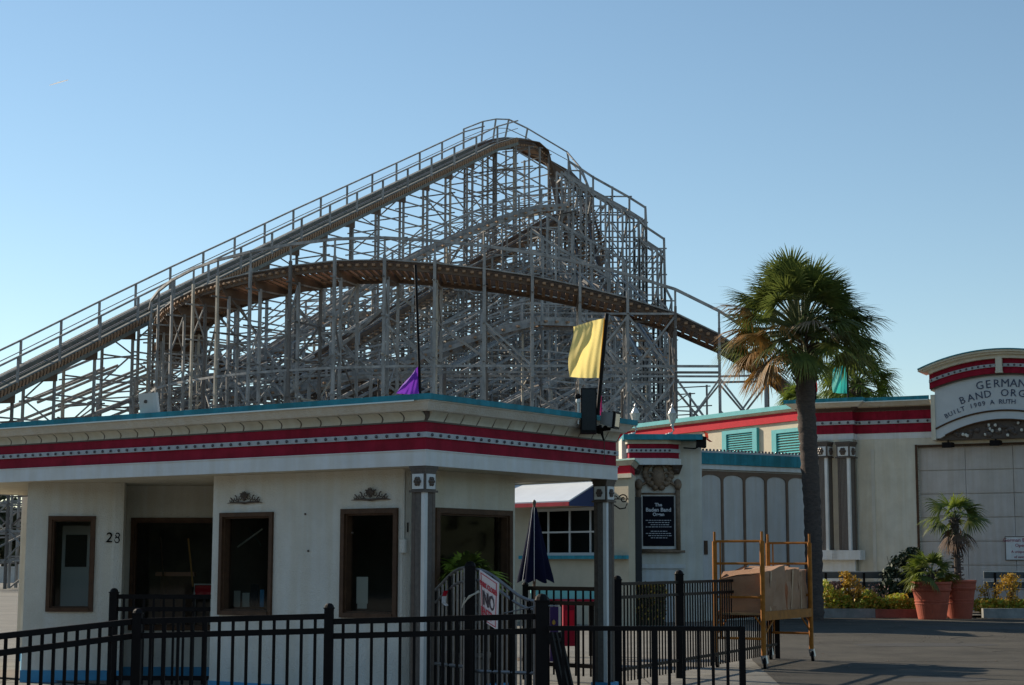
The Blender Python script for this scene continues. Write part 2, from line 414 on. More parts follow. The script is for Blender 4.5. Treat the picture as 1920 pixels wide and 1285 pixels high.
# ------------------------------------------------------------------ ticket booth
A=math.radians(35.5)
bu=Vector((-math.cos(A),math.sin(A))); bv=Vector((math.sin(A),math.cos(A)))
K=Vector((W(798,843,16.4).x,16.4))
def B(u,v): return K+bu*u+bv*v
Lv=hit(K,bv,1157); Lu=9.4
booth=thing('ticket_booth','cream stucco ticket booth numbered 28 with flat roof, teal edge and maroon bulb-lined fascia','booth',(K.x,K.y,0))
zs=[W(798,y,16.4).z for y in (873,843,820,810,791)]+[W(798,770,16.3).z,W(798,749,16.2).z,W(798,738,16.2).z]
bpath=[B(Lu,0),B(0,0),B(0,Lv),B(Lu,Lv)]
cornice_set(booth,bpath,zs,.055,.17,.262,.132,closed=True,bulb_r=.016,visible=lambda p:(p-K).dot(bv)<Lv-.02 and (p-K).dot(bu)<6.6,lit_edge=[B(Lu,0),B(.0,0)])
SOF=zs[0]+.006
mb=MB(); mb.fbox(v3(K),v3(bu),v3(bv),Z3,.02,Lu-.02,.02,Lv-.02,SOF,SOF+.05); mb.build('soffit',stucco,booth)
mb=MB(); mb.fbox(v3(K),v3(bu),v3(bv),Z3,-.08,Lu+.08,-.08,Lv+.08,zs[6]-.05,zs[7]-.012); mb.build('roof',mat('roof_felt',(.3,.3,.3),.9,.3,3),booth)
# walls
P0=B(hit(B(0,.4),bu,398),.4); P1=B(.5,.4); P2=B(.5,0)+bv*hit(B(.5,0),bv,966)
vb=Lv-.25
A0=Vector((hit((0,20.3),(1,0),48),20.3)); A1=Vector((hit((0,20.3),(1,0),230),20.3))
B0=Vector((hit((0,21.0),(1,0),229),21.0)); B1=Vector((P0.x-.35,21.0))
BL=.145
walls=[]
def opn(P,Q,px0,px1,Yref,py_t,py_b):
    d=(V2(Q)-V2(P)).normalized(); s0=hit(P,d,px0); s1=hit(P,d,px1)
    y=(V2(P)+d*((s0+s1)/2)).y
    return s0,s1,W((px0+px1)/2,py_b,y).z,W((px0+px1)/2,py_t,y).z
wA=opn(A0,A1,97,171,0,975,1140)
wB=opn(B0,B1,252,410,0,978,1175)
w2=opn(P0,P1,419,507,0,969,1146); w3=opn(P0,P1,648,740,0,963,1150)
P1e=P1-v3(bu).xy*0
wR=opn(P1,P2,822,953,0,965,1200); wR=(wR[0],wR[1],.05,wR[3])
ro=Vector((-.0,1))
R2=Vector((P2.x+.01,0)); 
t_=0
Pb=P2.copy()
while (Pb-K).dot(bv)<vb: Pb=Pb+Vector((P2.x/P2.y*.05,.05))
Al=A0.copy()
while (Al-K).dot(bv)<vb: Al=Al+Vector((A0.x/A0.y*.05,.05))
# short return from B to C
segs=[(A0,A1,[wA]),(A1,B0,[]),(B0,B1,[wB]),(B1,P0,[]),(P0,P1,[w2,w3]),(P1,P2,[wR]),(P2,Pb,[]),(Pb,Al,[]),(Al,A0,[])]
for i,(P,Q,op) in enumerate(segs):
    mb=MB(); wall(mb,P,Q,BL,SOF-.002,op,th=.10)
    mb.build('wall',stucco_w if i<5 else stucco,booth)
    mb=MB(); a=V2(P); d=V2(Q)-a; L=d.length; d.normalize(); nv=Vector((d.y,-d.x))
    mb.fbox(v3(a),v3(d),v3(nv),Z3,-.003 if i in (0,4) else 0,L+(.003 if i in(0,4) else 0),-.1,.012,0,BL); mb.build('base_band',blueband,booth)
window(booth,A0,A1,*wA,fw=.045); window(booth,B0,B1,*wB,fw=.045); window(booth,P0,P1,*w2,fw=.045); window(booth,P0,P1,*w3,fw=.05)
window(booth,P1,P2,*wR,fw=.055,name='door_frame')
# inside: dark liner walls and floor so the rooms read dark
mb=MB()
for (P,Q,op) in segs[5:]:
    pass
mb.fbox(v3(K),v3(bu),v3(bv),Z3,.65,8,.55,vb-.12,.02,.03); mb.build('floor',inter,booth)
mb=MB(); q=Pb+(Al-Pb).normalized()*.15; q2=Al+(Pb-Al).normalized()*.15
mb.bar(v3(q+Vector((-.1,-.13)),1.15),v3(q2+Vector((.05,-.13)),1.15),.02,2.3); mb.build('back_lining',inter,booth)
# vertical corner bead and electrical bits
mb=MB(); 
for (s,z) in ((.12,1.86),(.15,1.5),(1.35,1.9),(1.4,1.52),(2.0,1.7)): mb.blob(v3(P0+(P1-P0).normalized()*s,z)+v3((-bv.x,-bv.y))*.005,.012)
mb.build('wall_fixing',dbrown,booth)
# scroll ornaments over the two windows
dP=(P1-P0).normalized(); nP=Vector((dP.y,-dP.x))
for (pxc,py) in ((460,940),(697,934)):
    s=hit(P0,dP,pxc); y=(P0+dP*s).y
    p=W(pxc,py,y); p=Vector((*(P0+dP*s),p.z))+v3(nP)*.012
    scroll_ornament(booth,p-Z3*.02,v3(dP),v3(nP),.52,.135,dbrown)
# number 28
mb=MB(); sx=hit((0,20.3),(1,0),212); p=Vector((sx,20.3-.008,W(212,1009,20.3).z))
text(mb,'2',.17,p-Vector((.045,0,0)),Vector((1,0,0)),Vector((.12,0,1)).normalized(),Vector((0,-1,0)),.012)
for (r_,dz,dx) in ((.025,.032,.052),(.032,-.024,.046)): mb.tube([(p.x+dx+r_*.85*math.cos(t*.4189),p.y-.008,p.z+dz+r_*math.sin(t*.4189)) for t in range(16)],.0075,6); mb.build('house_number',blackm,booth)
# small meter slot by the corner
mb=MB(); s=hit(P0,dP,771); 
mb.fbox(v3(P0),v3(dP),v3(nP),Z3,(P1-P0).length-.035,(P1-P0).length-.025,0,.012,W(771,998,17).z,W(771,980,17).z); mb.build('wall_slot',blackm,booth)
mb=MB(); s=(P1-P0).length-.075; q=P0+dP*s+nP*.012; mb.tube([v3(q,SOF-.02),v3(q,1.62)],.009,6); mb.fbox(v3(P0),v3(dP),v3(nP),Z3,s-.035,s+.03,0,.035,1.50,1.63); mb.build('conduit',stucco_w,booth)
# columns
c1=B(.10,.10); c2=B(.10,Lv-.10)
for c in (c1,c2):
    col=MB(); u3=v3(bu); w3_=v3(bv)
    pt=thing('column',None,None,(c.x,c.y,0)); pt.parent=booth; pt.location=Vector((c.x-K.x,c.y-K.y,0))
    del_=[k for k in ('label','category') if k in pt]
    fluted_column(pt,(c.x,c.y),A,.135,.10,SOF-.24,(SOF-.24,SOF-.002),.17,cham=.03)
    mb=MB(); mb.fbox(Vector((c.x,c.y,0)),v3(bu),v3(bv),Z3,-.11,.11,-.11,.11,0,.10); mb.build('column_base',blueband,pt)
# ---- inside the booth
def panel_in(px0,px1,py0,py1,Y):
    a=W(px0,py1,Y); b=W(px1,py0,Y); return a,b
t=thing('reflection_board','added pale board standing in for a reflection, with a dark patch inside the left booth window','board',(W(140,1100,21.1).x,21.1,0))  # added board imitates the wall and window reflected in this pane
a,b=panel_in(114,172,986,1094,21.1); mb=MB(); mb.box(a.x,b.x,21.1,21.14,.8,b.z); mb.box(a.x,a.x+.04,21.1,21.14,0,.8); mb.box(b.x-.04,b.x,21.1,21.14,0,.8); mb.build('panel',mat('reflection_board_pale',(.75,.74,.68),.8),t)  # panel and legs of the added reflection board
a2,b2=panel_in(122,164,1003,1063,21.1); mb=MB(); mb.box(a2.x,b2.x,21.085,21.099,a2.z,b2.z); mb.build('mirrored_patch',dark,t)
# red chair
cp=W(381,1105,22.0) if False else W(381,1105,21.45)
ch=thing('chair','red chair with white tubular frame behind the booth window glass','chair',(cp.x,cp.y,0))
w_=.1; z1=W(381,1096,cp.y).z; z0=W(381,1116,cp.y).z
mb=MB(); mb.tube([(cp.x-.11,cp.y,z0-.03),(cp.x-.11,cp.y,z1),(cp.x+.11,cp.y,z1),(cp.x+.11,cp.y,z0-.03),(cp.x-.11,cp.y,z0-.03)],.011,6); mb.build('frame',whitep,ch)
mb=MB(); mb.box(cp.x-.1,cp.x+.1,cp.y-.008,cp.y+.008,z0-.02,z1-.012); mb.build('backrest',redb,ch)
mb=MB(); mb.box(cp.x-.12,cp.x+.12,cp.y-.3,cp.y-.02,.5,.54); mb.build('seat',redb,ch)
for sx in (-.1,.1):
    for sy in (-.28,0): mb=MB(); mb.tube([(cp.x+sx,cp.y+sy,.04),(cp.x+sx,cp.y+sy,.52 if sy else z1-.1)],.01,6); mb.build('leg',whitep,ch)
# brown counter
ct=thing('counter','brown wooden counter seen through the wide booth window beside the red chair','counter',(W(330,1100,21.5).x,21.5,0))
zt=W(360,1073,21.5).z
mb=MB(); mb.box(W(322,1,21.5).x,W(392,1,21.5).x,21.5,21.62,zt-.05,zt); mb.build('counter_top',mat('orange_wood',(.35,.12,.04),.4,.3,6),ct)
mb=MB(); mb.box(W(330,1,21.5).x,W(388,1,21.5).x,21.54,21.6,.03,zt-.05); mb.build('counter_body',brownw,ct)

# small things just inside the glass; pale cards and poster imitate reflections
def inside(name,label,cat,px0,px1,py0,py1,Y,m,th=.03,group=None):
    a=W(px0,py1,Y); b=W(px1,py0,Y); mb=MB(); mb.box(a.x,b.x,Y,Y+th,a.z,b.z); mb.box(a.x+.01,b.x-.01,Y+th,Y+th+.02,a.z-.05,a.z-.0)
    o=mb.build(name,m,None,origin=(a.x,Y,a.z)); return props(o,label,cat,group)
refl_pale=mat('reflection_pale',(.75,.72,.62),.8); 
shp=thing('shelf','narrow shelf inside the second window from the left holding cards that imitate reflections, and a blue bottle','shelf',(W(460,1140,18.9).x,18.9,W(460,1140,18.9).z))
a=W(430,1144,18.9); b=W(505,1139,18.9); mb=MB(); mb.box(a.x,b.x,18.85,19.1,a.z,b.z); mb.build('shelf_board',brownw,shp)
inside('card','pale folded card imitating a reflection at the left end of the shelf in the second window','card',438,450,1108,1138,18.95,refl_pale)
inside('card','pale card imitating a reflection between the folded card and the dark box on the window shelf','card',454,468,1112,1138,18.97,refl_pale)
inside('box','dark box on the shelf in the second window','box',470,484,1096,1138,18.96,dark)
inside('bottle','slim blue bottle at the right end of the window shelf','bottle',487,495,1106,1138,18.95,blueband)
inside('poster','pale poster imitating a reflection low inside the third window, left of centre','poster',668,690,1082,1132,17.6,refl_pale,.01)
def reflected_rod(label,p0,p1,Y,m,r=.012):  # rods added in place of streaks reflected in the glass
    a=W(*p0,Y); b=W(*p1,Y+.1); mb=MB(); mb.tube([a,b],r,6); o=mb.build('reflected_rod',m,None,origin=tuple(a)); props(o,label,'reflected_rod','long rods added in place of window reflections')
ow=mat('reflected_rod_orange',(.45,.22,.06),.5)
reflected_rod('thin dull rod standing in for a reflection in the wide window, left of the orange one',(309,1120),(301,1008),21.35,brownw)
reflected_rod('orange rod standing in for a reflection in the wide window just left of the red chair',(362,1100),(353,1010),21.3,ow)
reflected_rod('pale rod imitating a reflection diagonally across the top of the second window',(445,1026),(492,992),19.0,refl_pale,.010)
reflected_rod('thin dark green rod imitating a reflection that crosses the pale rod in the second window',(466,990),(490,1024),19.05,mat('reflected_rod_green',(.05,.1,.08),.5),.007)

# ------------------------------------------------------------------ organ house (right)
kk=.5; wdir=Vector((1,-kk)).normalized(); wn=Vector((wdir.y,-wdir.x))   # outward (towards street)
Q0=Vector((hit((0,52),(1,0),1500),52)); 
def OH(s,o=0): return Q0+wdir*s+wn*o
s_bay=hit(Q0,wdir,1611); s_end=hit(Q0,wdir,2250)
org=thing('organ_house','cream stucco building with garage door and arched sign reading GERMAN BAND ORGAN','building',(OH(s_bay).x,OH(s_bay).y,0))
yb=OH(s_bay,.3).y
Zo=[W(1611,y,yb).z for y in (824,813,796,789,772,764,755,748)]
SL=.25
opath=[OH(SL,.3)-wn*2.0, OH(SL,.3), OH(s_bay,.3), OH(s_bay,0), OH(hO(1752,.2) if 0 else hit(Q0,wdir,1758),0)]
cornice_set(org,opath,Zo,.2,.42,.62,.26,bulb_r=.038,visible=lambda p: p.y<52.2 and hit and (p.x/p.y)<.262,lit_edge=[OH(SL,.3),OH(s_bay,.3),OH(s_bay,0),OH(hit(Q0,wdir,1756),0)])
# walls
gs=hit(Q0,wdir,1727); ge=s_end-1.2
gz=W(1727,838,OH(gs).y).z
mb=MB(); wall(mb,OH(s_bay,0),OH(s_end,0),0,Zo[0],[(gs-s_bay,ge-s_bay,0,gz)],th=.3)
wall(mb,OH(SL,.3),OH(s_bay,.3),0,Zo[0],[],th=.3); wall(mb,OH(SL,.3)-wn*8,OH(SL,.3),0,Zo[0],[],th=.3)
wall(mb,OH(s_bay+.1,-.03),OH(s_end,-.03),Zo[0],Zo[6],[],th=.27)
wall(mb,OH(s_bay,.3),OH(s_bay,0),0,Zo[0],[],th=.02)
mb.build('wall',stucco,org)
mb=MB(); mb.fbox(v3(OH(SL,0)),v3(wdir),v3(-wn),Z3,0,s_end-SL,.31,8,Zo[6]-.1,Zo[7]-.05); mb.build('roof',MATS['roof_felt'],org)
# base course
mb=MB(); D3=v3(wdir); N3=v3(wn)
bz=W(1570,1052,yb).z
mb.fbox(v3(OH(SL,.3)),D3,N3,Z3,0,s_bay-SL,.003,.10,0,bz); mb.fbox(v3(OH(SL,.3)),D3,N3,Z3,-.02,s_bay-SL+.02,.003,.14,bz,bz+.1)
mb.build('base_course',whitep,org)
# little water stain / string course on recess
mb=MB(); mb.fbox(v3(OH(s_bay,0)),D3,N3,Z3,.45,.55,.002,.03,.0,Zo[0]-.3); mb.build('downpipe',stucco_w,org)
# pilaster columns
for (pc) in (1551,1593):
    s=hit(OH(0,.35),wdir,pc); p=OH(s,.40)
    pt=thing('column',None,None); pt.parent=org; pt.location=v3(p)-worldloc(org)
    zt=W(pc,829,p.y).z; zb=W(pc,1032,p.y).z
    fluted_column(pt,p,math.radians(38),.36,zb,zt-.45,(zt-.45,zt),.42,cham=.07)
    mb=MB(); mb.fbox(v3(p),D3,N3,Z3,-.42,.42,-.3,.25,zb-.28,zb); mb.build('column_base',whitep,pt)
# garage door
gd=MB(); GZ=gz; y0=OH(gs).y
pw=1.36; 
for i in range(9):
    z0=i*(gz/7.0); z1=z0+gz/7.0-.03
    if z0>=gz-.1: break
    k=0; s=gs
    while s<ge-.01:
        s1=min(s+pw,ge)-.015
        gd.fbox(v3(OH(0,0)),D3,N3,Z3,s,s1,-.2,-.155,z0,z1)
        gd.fbox(v3(OH(0,0)),D3,N3,Z3,s+.06,s1-.06,-.156,-.150,z0+.05,z1-.05)
        s+=pw
gd.fbox(v3(OH(0,0)),D3,N3,Z3,gs,ge,-.26,-.2,0,gz)
gdo=gd.build('garage_door',mat('door_grey_white',(.56,.51,.47),.6,.15,2,streak=.07),org)
mb=MB(); mb.fbox(v3(OH(0,0)),D3,N3,Z3,gs-.07,gs,-.14,.02,0,gz+.06); mb.fbox(v3(OH(0,0)),D3,N3,Z3,gs,ge,-.14,.015,gz,gz+.05); mb.build('door_frame',brownw,org)
# notice on garage door
nA=hit(Q0,wdir,1885); p=OH(nA,-.13); zn1=W(1885,1006,p.y).z; zn0=W(1885,1051,p.y).z
sg=thing('notice_sign','white notice with pink writing about the band organ fixed to the garage door','sign',(p.x,p.y,zn0))
mb=MB(); mb.fbox(v3(OH(0,0)),D3,N3,Z3,nA,nA+1.15,-.14,-.12,zn0,zn1); mb.build('panel',whitep,sg)
mb=MB(); ntf=mat('faded_red_lettering',(.30,.03,.08),.7)
for (tx,zz,sz) in (('German Band Organ',.84,.15),('Open Daily',.62,.13),('A unique collection',.36,.105),('of vintage music',.14,.105)):
    text(mb,tx,sz,v3(OH(nA+.58,-.118),zn0+(zn1-zn0)*zz),D3,Z3,N3,.006)
mb.build('lettering',ntf,sg)
mb=MB(); e=.02
for (a0,a1,c0,c1) in ((0,1.15,0,e),(0,1.15,zn1-zn0-e,zn1-zn0),(0,e,e,zn1-zn0-e),(1.15-e,1.15,e,zn1-zn0-e)):
    mb.fbox(v3(OH(nA,0),zn0),D3,N3,Z3,a0,a1,-.12,-.112,c0,c1)
mb.build('border',dbrown,sg)
# two floodlights above the door
def flood(px,py,label):
    s=hit(Q0,wdir,px); p=OH(s,.0); z=W(px,py,p.y).z
    f=thing('floodlight',label,'floodlight',(p.x,p.y,z),group='small floodlights over the garage door')
    mb=MB(); mb.tube([v3(p,z+.18)+N3*.01,v3(p,z+.12)+N3*.2,v3(p,z)+N3*.3],.025,6); mb.build('arm',blackm,f)
    mb=MB(); q=v3(p,z-.02)+N3*.34
    mb.hexa([q+D3*a+N3*b+Z3*c_ for (a,b,c_) in ((-.18,-.1,-.07),(.18,-.1,-.07),(.13,.14,-.1),(-.13,.14,-.1),(-.18,-.1,.05),(.18,-.1,.05),(.13,.14,.06),(-.13,.14,.06))]); mb.build('lamp_head',blackm,f)
flood(1789,834,'small black floodlight over the garage door nearer the palm tree')
flood(1879,830,'small black floodlight over the garage door under the keystone of the arched sign')
# ---- arched sign
hO=lambda px,o: hit(OH(0,o),wdir,px)
sc=hO(1887,.65); Oc=v3(OH(sc,.0)); yc=Oc.y
zz=lambda py: W(1887,py,yc-.3).z
ped=thing('arched_sign','white arched sign with maroon bulb rim reading GERMAN BAND ORGAN BUILT 1909','sign',(Oc.x,Oc.y,zz(815)))
R0_=5.6
hw=abs(hO(1763,.42)-sc); hw2=abs(hO(1732,.9)-sc)
def arcband(mb,zt_,zb_,half,o0,o1,m=0,R=R0_,n=24):
    """band following an arc with top-centre height zt_, bottom-centre zb_"""
    for i in range(n):
        a0=-half+2*half*i/n; a1=-half+2*half*(i+1)/n
        dr=lambda a: R-math.sqrt(R*R-a*a)
        P=lambda a,o,z: Oc+D3*a+N3*o+Z3*(z-Oc.z-dr(a))
        mb.hexa([P(a0,o1,zb_),P(a1,o1,zb_),P(a1,o0,zb_),P(a0,o0,zb_),P(a0,o1,zt_),P(a1,o1,zt_),P(a1,o0,zt_),P(a0,o0,zt_)],m)
mb=MB(); arcband(mb,zz(657.5),zz(659.5),hw2,-.2,.96); mb.build('arch_flashing',teal,ped)
mb=MB(); arcband(mb,zz(659.5),zz(663),hw2,-.2,.92); arcband(mb,zz(663),zz(667),hw2-.12,-.2,.82); arcband(mb,zz(667),zz(674),hw2-.26,-.2,.7); mb.build('arch_crown',stucco,ped)
mb=MB(); arcband(mb,zz(674),zz(701),hw+.12,-.2,.55); mb.build('arch_red_rim',red,ped)
mb=MB(); arcband(mb,zz(683.5),zz(689.5),hw+.12,.552,.60); rim=mb.build('light_strip',greyp,ped)
for i in range(27):
    a=-(hw+.05)+i*.17
    z=zz(686.5)-(R0_-math.sqrt(R0_**2-a*a)); mb=MB(); mb.blob(Oc+D3*a+N3*.61+Z3*z,.032,0,8,5); mb.build('light_bulb',bulbm,ped,smooth=True)
mb=MB(); mb.fbox(Oc,D3,N3,Z3,-.09,.09,.60,.72,zz(698),zz(672)); mb.fbox(Oc,D3,N3,Z3,-.1,.1,.60,.75,zz(701.5),zz(698)); mb.build('keystone',stucco,ped)
mb=MB(); arcband(mb,zz(701),zz(704),hw+.1,-.2,.50); mb.build('dark_moulding',dbrown,ped)  # dark brown band between red rim and sign face
# face: columns between arc top and flat base
def face(mb,zt_,zbf,half,o0,o1,n=30):
    dr=lambda a: R0_-math.sqrt(R0_*R0_-a*a)
    for i in range(n):
        a0=-half+2*half*i/n; a1=-half+2*half*(i+1)/n
        P=lambda a,o,z: Oc+D3*a+N3*o+Z3*(z)
        zb0=zbf(a0); zb1=zbf(a1)
        mb.hexa([P(a0,o1,zb0),P(a1,o1,zb1),P(a1,o0,zb1),P(a0,o0,zb0),P(a0,o1,zt_-dr(a0)),P(a1,o1,zt_-dr(a1)),P(a1,o0,zt_-dr(a1)),P(a0,o0,zt_-dr(a0))])
signw=mat('sign_face_white',(.56,.58,.58),.6,.08,3)
rl=4.6; zlow=zz(787)
lun=lambda a: max(zz(819), zlow-(rl-math.sqrt(max(0,rl*rl-a*a)))*1.35)
mb=MB(); face(mb,zz(703.5),lun,hw,-.18,.42); mb.build('sign_face',signw,ped)
mb=MB(); face(mb,zz(787)-.002,lambda a: zz(822),hw-.02,-.18,.30); mb.build('lunette_back',dbrown,ped)
mb=MB()
for i in range(40):
    a=random.uniform(-hw*.75,hw*.75); zl=lun(a); z=random.uniform(zz(817),max(zz(816),zl-.08))
    mb.blob(Oc+D3*a+N3*.32+Z3*z,(random.uniform(.05,.12),.05,random.uniform(.04,.09)),0,6,4)
    if i%3==0: mb.blob(Oc+D3*a+N3*.35+Z3*z,(.05,.03,.05),1,6,4)
mb.build('lunette_ornament',[dbrown,stucco_w],ped)
# thin brown arcs
def thinarc(zc,fac,th,half,m,name,o=.44):
    mb=MB(); n=30; pts=[]
    for i in range(n+1):
        a=-half+2*half*i/n; pts.append(Oc+D3*a+N3*o+Z3*(zc-(rl-math.sqrt(rl*rl-a*a))*fac))
    mb.tube(pts,th,6); mb.build(name,m,ped,smooth=True)
thinarc(zz(770),1.15,.028,hw,brownw,'arch_moulding'); thinarc(zz(787),1.35,.025,hw*.86,brownw,'arch_moulding',.42)
mb=MB(); mb.fbox(Oc,D3,N3,Z3,-hw-.12,-hw,-.1,.46,zz(822),zz(703.5)-.5); mb.fbox(Oc,D3,N3,Z3,hw,hw+.12,-.1,.46,zz(822),zz(703.5)-.5); mb.build('side_trim',stucco,ped)
mb=MB(); lm=mat('dark_blue_lettering',(.035,.05,.10),.5)
def arctext(s,size,zc,a_start,a_end,rr=R0_):
    n=len(s)
    for i,chh in enumerate(s):
        if chh==' ': continue
        a=a_start+(a_end-a_start)*i/(n-1); dz=rr-math.sqrt(rr*rr-a*a); th=-math.asin(a/rr)
        ax=(D3*math.cos(th)+Z3*math.sin(th)); az=(-D3*math.sin(th)+Z3*math.cos(th))
        text(mb,chh,size,Oc+D3*a+N3*.424+Z3*(zc-dz),ax,az,N3,.012)
        # serifs
for (s,size,py,pa,pb) in (('GERMAN',.33,720,1849,1930),('BAND ORGAN',.30,738,1815,1962),('BUILT 1909 A RUTH',.19,754,1784,1912)):
    a0=hO(pa,.43)-sc; a1=hO(pb,.43)-sc
    zc=W((pa+pb)/2,py,yc-.3).z
    am=(a0+a1)/2; 
    arctext(s,size,zz(py)+.0,a0,a1,4.6 if s=='GERMAN' else 3.7)
mb.build('lettering',lm,ped)
# ------------------------------------------------------------------ long hall behind (clerestory, sunlit, louvres)
kh=1.8; hd=Vector((-1,kh)).normalized(); H0=Vector((hit((0,52.9),(1,0),1524),52.9))
Lh=hit(H0,hd,1178); HE=H0+hd*Lh
hall=thing('louvred_hall','sunlit cream hall wall with bright red band and teal louvres behind the arched screen','building',(H0.x,H0.y,0))
zh=lambda px,py: W(px,py,(H0+hd*hit(H0,hd,px)).y).z
zt=zh(1420,775.5); zr1=zh(1420,782); zr0=zh(1420,798)
mb=MB(); hp=[HE+Vector((-3,.5)),HE,H0+Vector((.8,-1.4))]
wall(mb,HE,H0,0,zr0,[],th=.3); wall(mb,HE+Vector((-6,3)),HE,0,zr0,[],th=.3); mb.build('wall',mat('hall_cream',(.60,.53,.40),.85,.1,2,.2,40),hall)
hpath=[HE+Vector((-6,3)),HE,H0]
mb=MB(); sweep(mb,hpath,[(.0,zr0),(.08,zr0),(.08,zr1),(0.02,zr1)]); mb.build('red_band',redb,hall)
mb=MB(); sweep(mb,hpath,[(.05,zr1),(.14,zr1+.02),(.2,zt-.02)]); mb.build('crown_moulding',cream,hall)
mb=MB(); sweep(mb,hpath,[(.1,zt-.02),(.22,zt-.02),(.22,zt+.12),(-.2,zt+.13)]); mb.build('roof_flashing',tealbright,hall)
mb=MB(); mb.poly([v3(HE+Vector((-6,3)),zt+.1),v3(HE,zt+.1),v3(H0,zt+.1),v3(H0+Vector((6,5)),zt+.1),v3(HE+Vector((5,8)),zt+.1)]); mb.build('roof',MATS['roof_felt'],hall)
hn=Vector((-hd.y*-1,hd.x)); dH=(H0-HE).normalized(); nH=Vector((dH.y,-dH.x))
for (p0,p1,yt,yb_) in ((1362,1428,806,856),(1456,1530,804,860)):
    s0=hit(HE,dH,p0); s1=hit(HE,dH,min(p1,1522)); ym=(HE+dH*((s0+s1)/2)).y
    a=W((p0+p1)/2,yb_,ym).z; b=W((p0+p1)/2,yt,ym).z; fw=.12
    mb=MB(); O=v3(HE); D_=v3(dH); N_=v3(nH)
    mb.fbox(O,D_,N_,Z3,s0,s0+fw*2,0,.1,a,b); mb.fbox(O,D_,N_,Z3,s1-fw*2,s1,0,.1,a,b); mb.fbox(O,D_,N_,Z3,s0+fw*2,s1-fw*2,0,.1,b-fw,b); mb.fbox(O,D_,N_,Z3,s0+fw*2,s1-fw*2,0,.1,a,a+fw*.6)
    lv=mb.build('louvre_vent',tealbright,hall)
    mb=MB(); n=9
    for i in range(n):
        z=a+fw*.6+(b-a-fw*1.6)*(i+.5)/n; h=(b-a)/n*.5
        mb.hexa([O+D_*s+N_*o+Z3*zz_ for (s,o,zz_) in ((s0+fw*2,.07,z-h*.6),(s1-fw*2,.07,z-h*.6),(s1-fw*2,.02,z+h*.4),(s0+fw*2,.02,z+h*.4),(s0+fw*2,.08,z-h*.5),(s1-fw*2,.08,z-h*.5),(s1-fw*2,.03,z+h*.5),(s0+fw*2,.03,z+h*.5))])
    mb.build('slats',tealbright,lv)
# ------------------------------------------------------------------ arched screen wall
ks=-.65; sd_=Vector((1,-ks)).normalized(); S0=Vector((hit((0,42.4),(1,0),1300),42.4)); LS=hit(S0,sd_,1520); SE=S0+sd_*LS; sn=Vector((sd_.y,-sd_.x))
scr=thing('arched_screen_wall','grey white screen wall with brown arches under a teal band of bulbs','wall',(S0.x,S0.y,0))
zS=lambda px,py: W(px,py,(S0+sd_*hit(S0,sd_,px)).y).z
top=zS(1400,853); tb=zS(1400,874); cb=zS(1400,883)
mb=MB(); wall(mb,S0,SE,0,top-.02,[],th=.25); mb.build('wall',mat('screen_grey_white',(.58,.555,.53),.85,.08,3,.3,50,streak=.05),scr)
D_=v3(sd_); N_=v3(sn); O=v3(S0)
mb=MB(); mb.fbox(O,D_,N_,Z3,-.1,LS,.002,.16,tb,top); mb.build('teal_band',teal,scr)
mb=MB(); mb.fbox(O,D_,N_,Z3,-.1,LS,.002,.10,cb,tb-.002); mb.build('white_moulding',whitep,scr)
mb=MB(); mb.fbox(O,D_,N_,Z3,-.1,LS,-.25,.12,top,top+.05); mb.build('bulb_rail',greyp,scr)
n=34
for i in range(n): mb=MB(); mb.blob(O+D_*((i+.5)*LS/n)+N_*.10+Z3*(top+.07),.032,0,8,5); mb.build('light_bulb',bulbm,scr,smooth=True)
cols=[1356,1397.5,1438,1478]; cs=[hit(S0,sd_,c) for c in cols]; pitch=cs[1]-cs[0]
cs=[cs[0]-pitch]+cs+[cs[3]+pitch]
mb=MB(); at=zS(1400,886); sp=zS(1400,905); zb0=zS(1400,1098)
for c in cs: mb.fbox(O,D_,N_,Z3,c-.035,c+.035,.002,.03,.45,sp)
for i in range(len(cs)-1):
    a0=cs[i]+.035; a1=cs[i+1]-.035; mid=(a0+a1)/2; hwid=(a1-a0)/2; m_=14; rise=at-.09-sp
    for k in range(m_):
        t0=math.pi*k/m_; t1=math.pi*(k+1)/m_
        x0=mid-hwid*math.cos(t0); x1=mid-hwid*math.cos(t1); z0=sp+rise*math.sin(t0)**.75; z1=sp+rise*math.sin(t1)**.75
        mb.hexa([O+D_*x0+N_*.03+Z3*z0,O+D_*x1+N_*.03+Z3*z1,O+D_*x1+N_*.002+Z3*z1,O+D_*x0+N_*.002+Z3*z0,O+D_*x0+N_*.03+Z3*at,O+D_*x1+N_*.03+Z3*at,O+D_*x1+N_*.002+Z3*at,O+D_*x0+N_*.002+Z3*at])
for c in cs: mb.fbox(O,D_,N_,Z3,c-.035,c+.035,.002,.03,sp+.0005,at)
mb.build('arcade_trim',mat('arch_brown',(.17,.10,.06),.7,.2,6),scr)
mb=MB(); mb.fbox(O,D_,N_,Z3,.3,LS,.002,.06,0,.45); mb.build('base_course',stucco_w,scr)
mb=MB(); s=hit(S0,sd_,1324); mb.fbox(O,D_,N_,Z3,s-.05,s+.05,.002,.03,zS(1324,1040),zS(1324,1014)); mb.build('junction_box',brownw,scr)
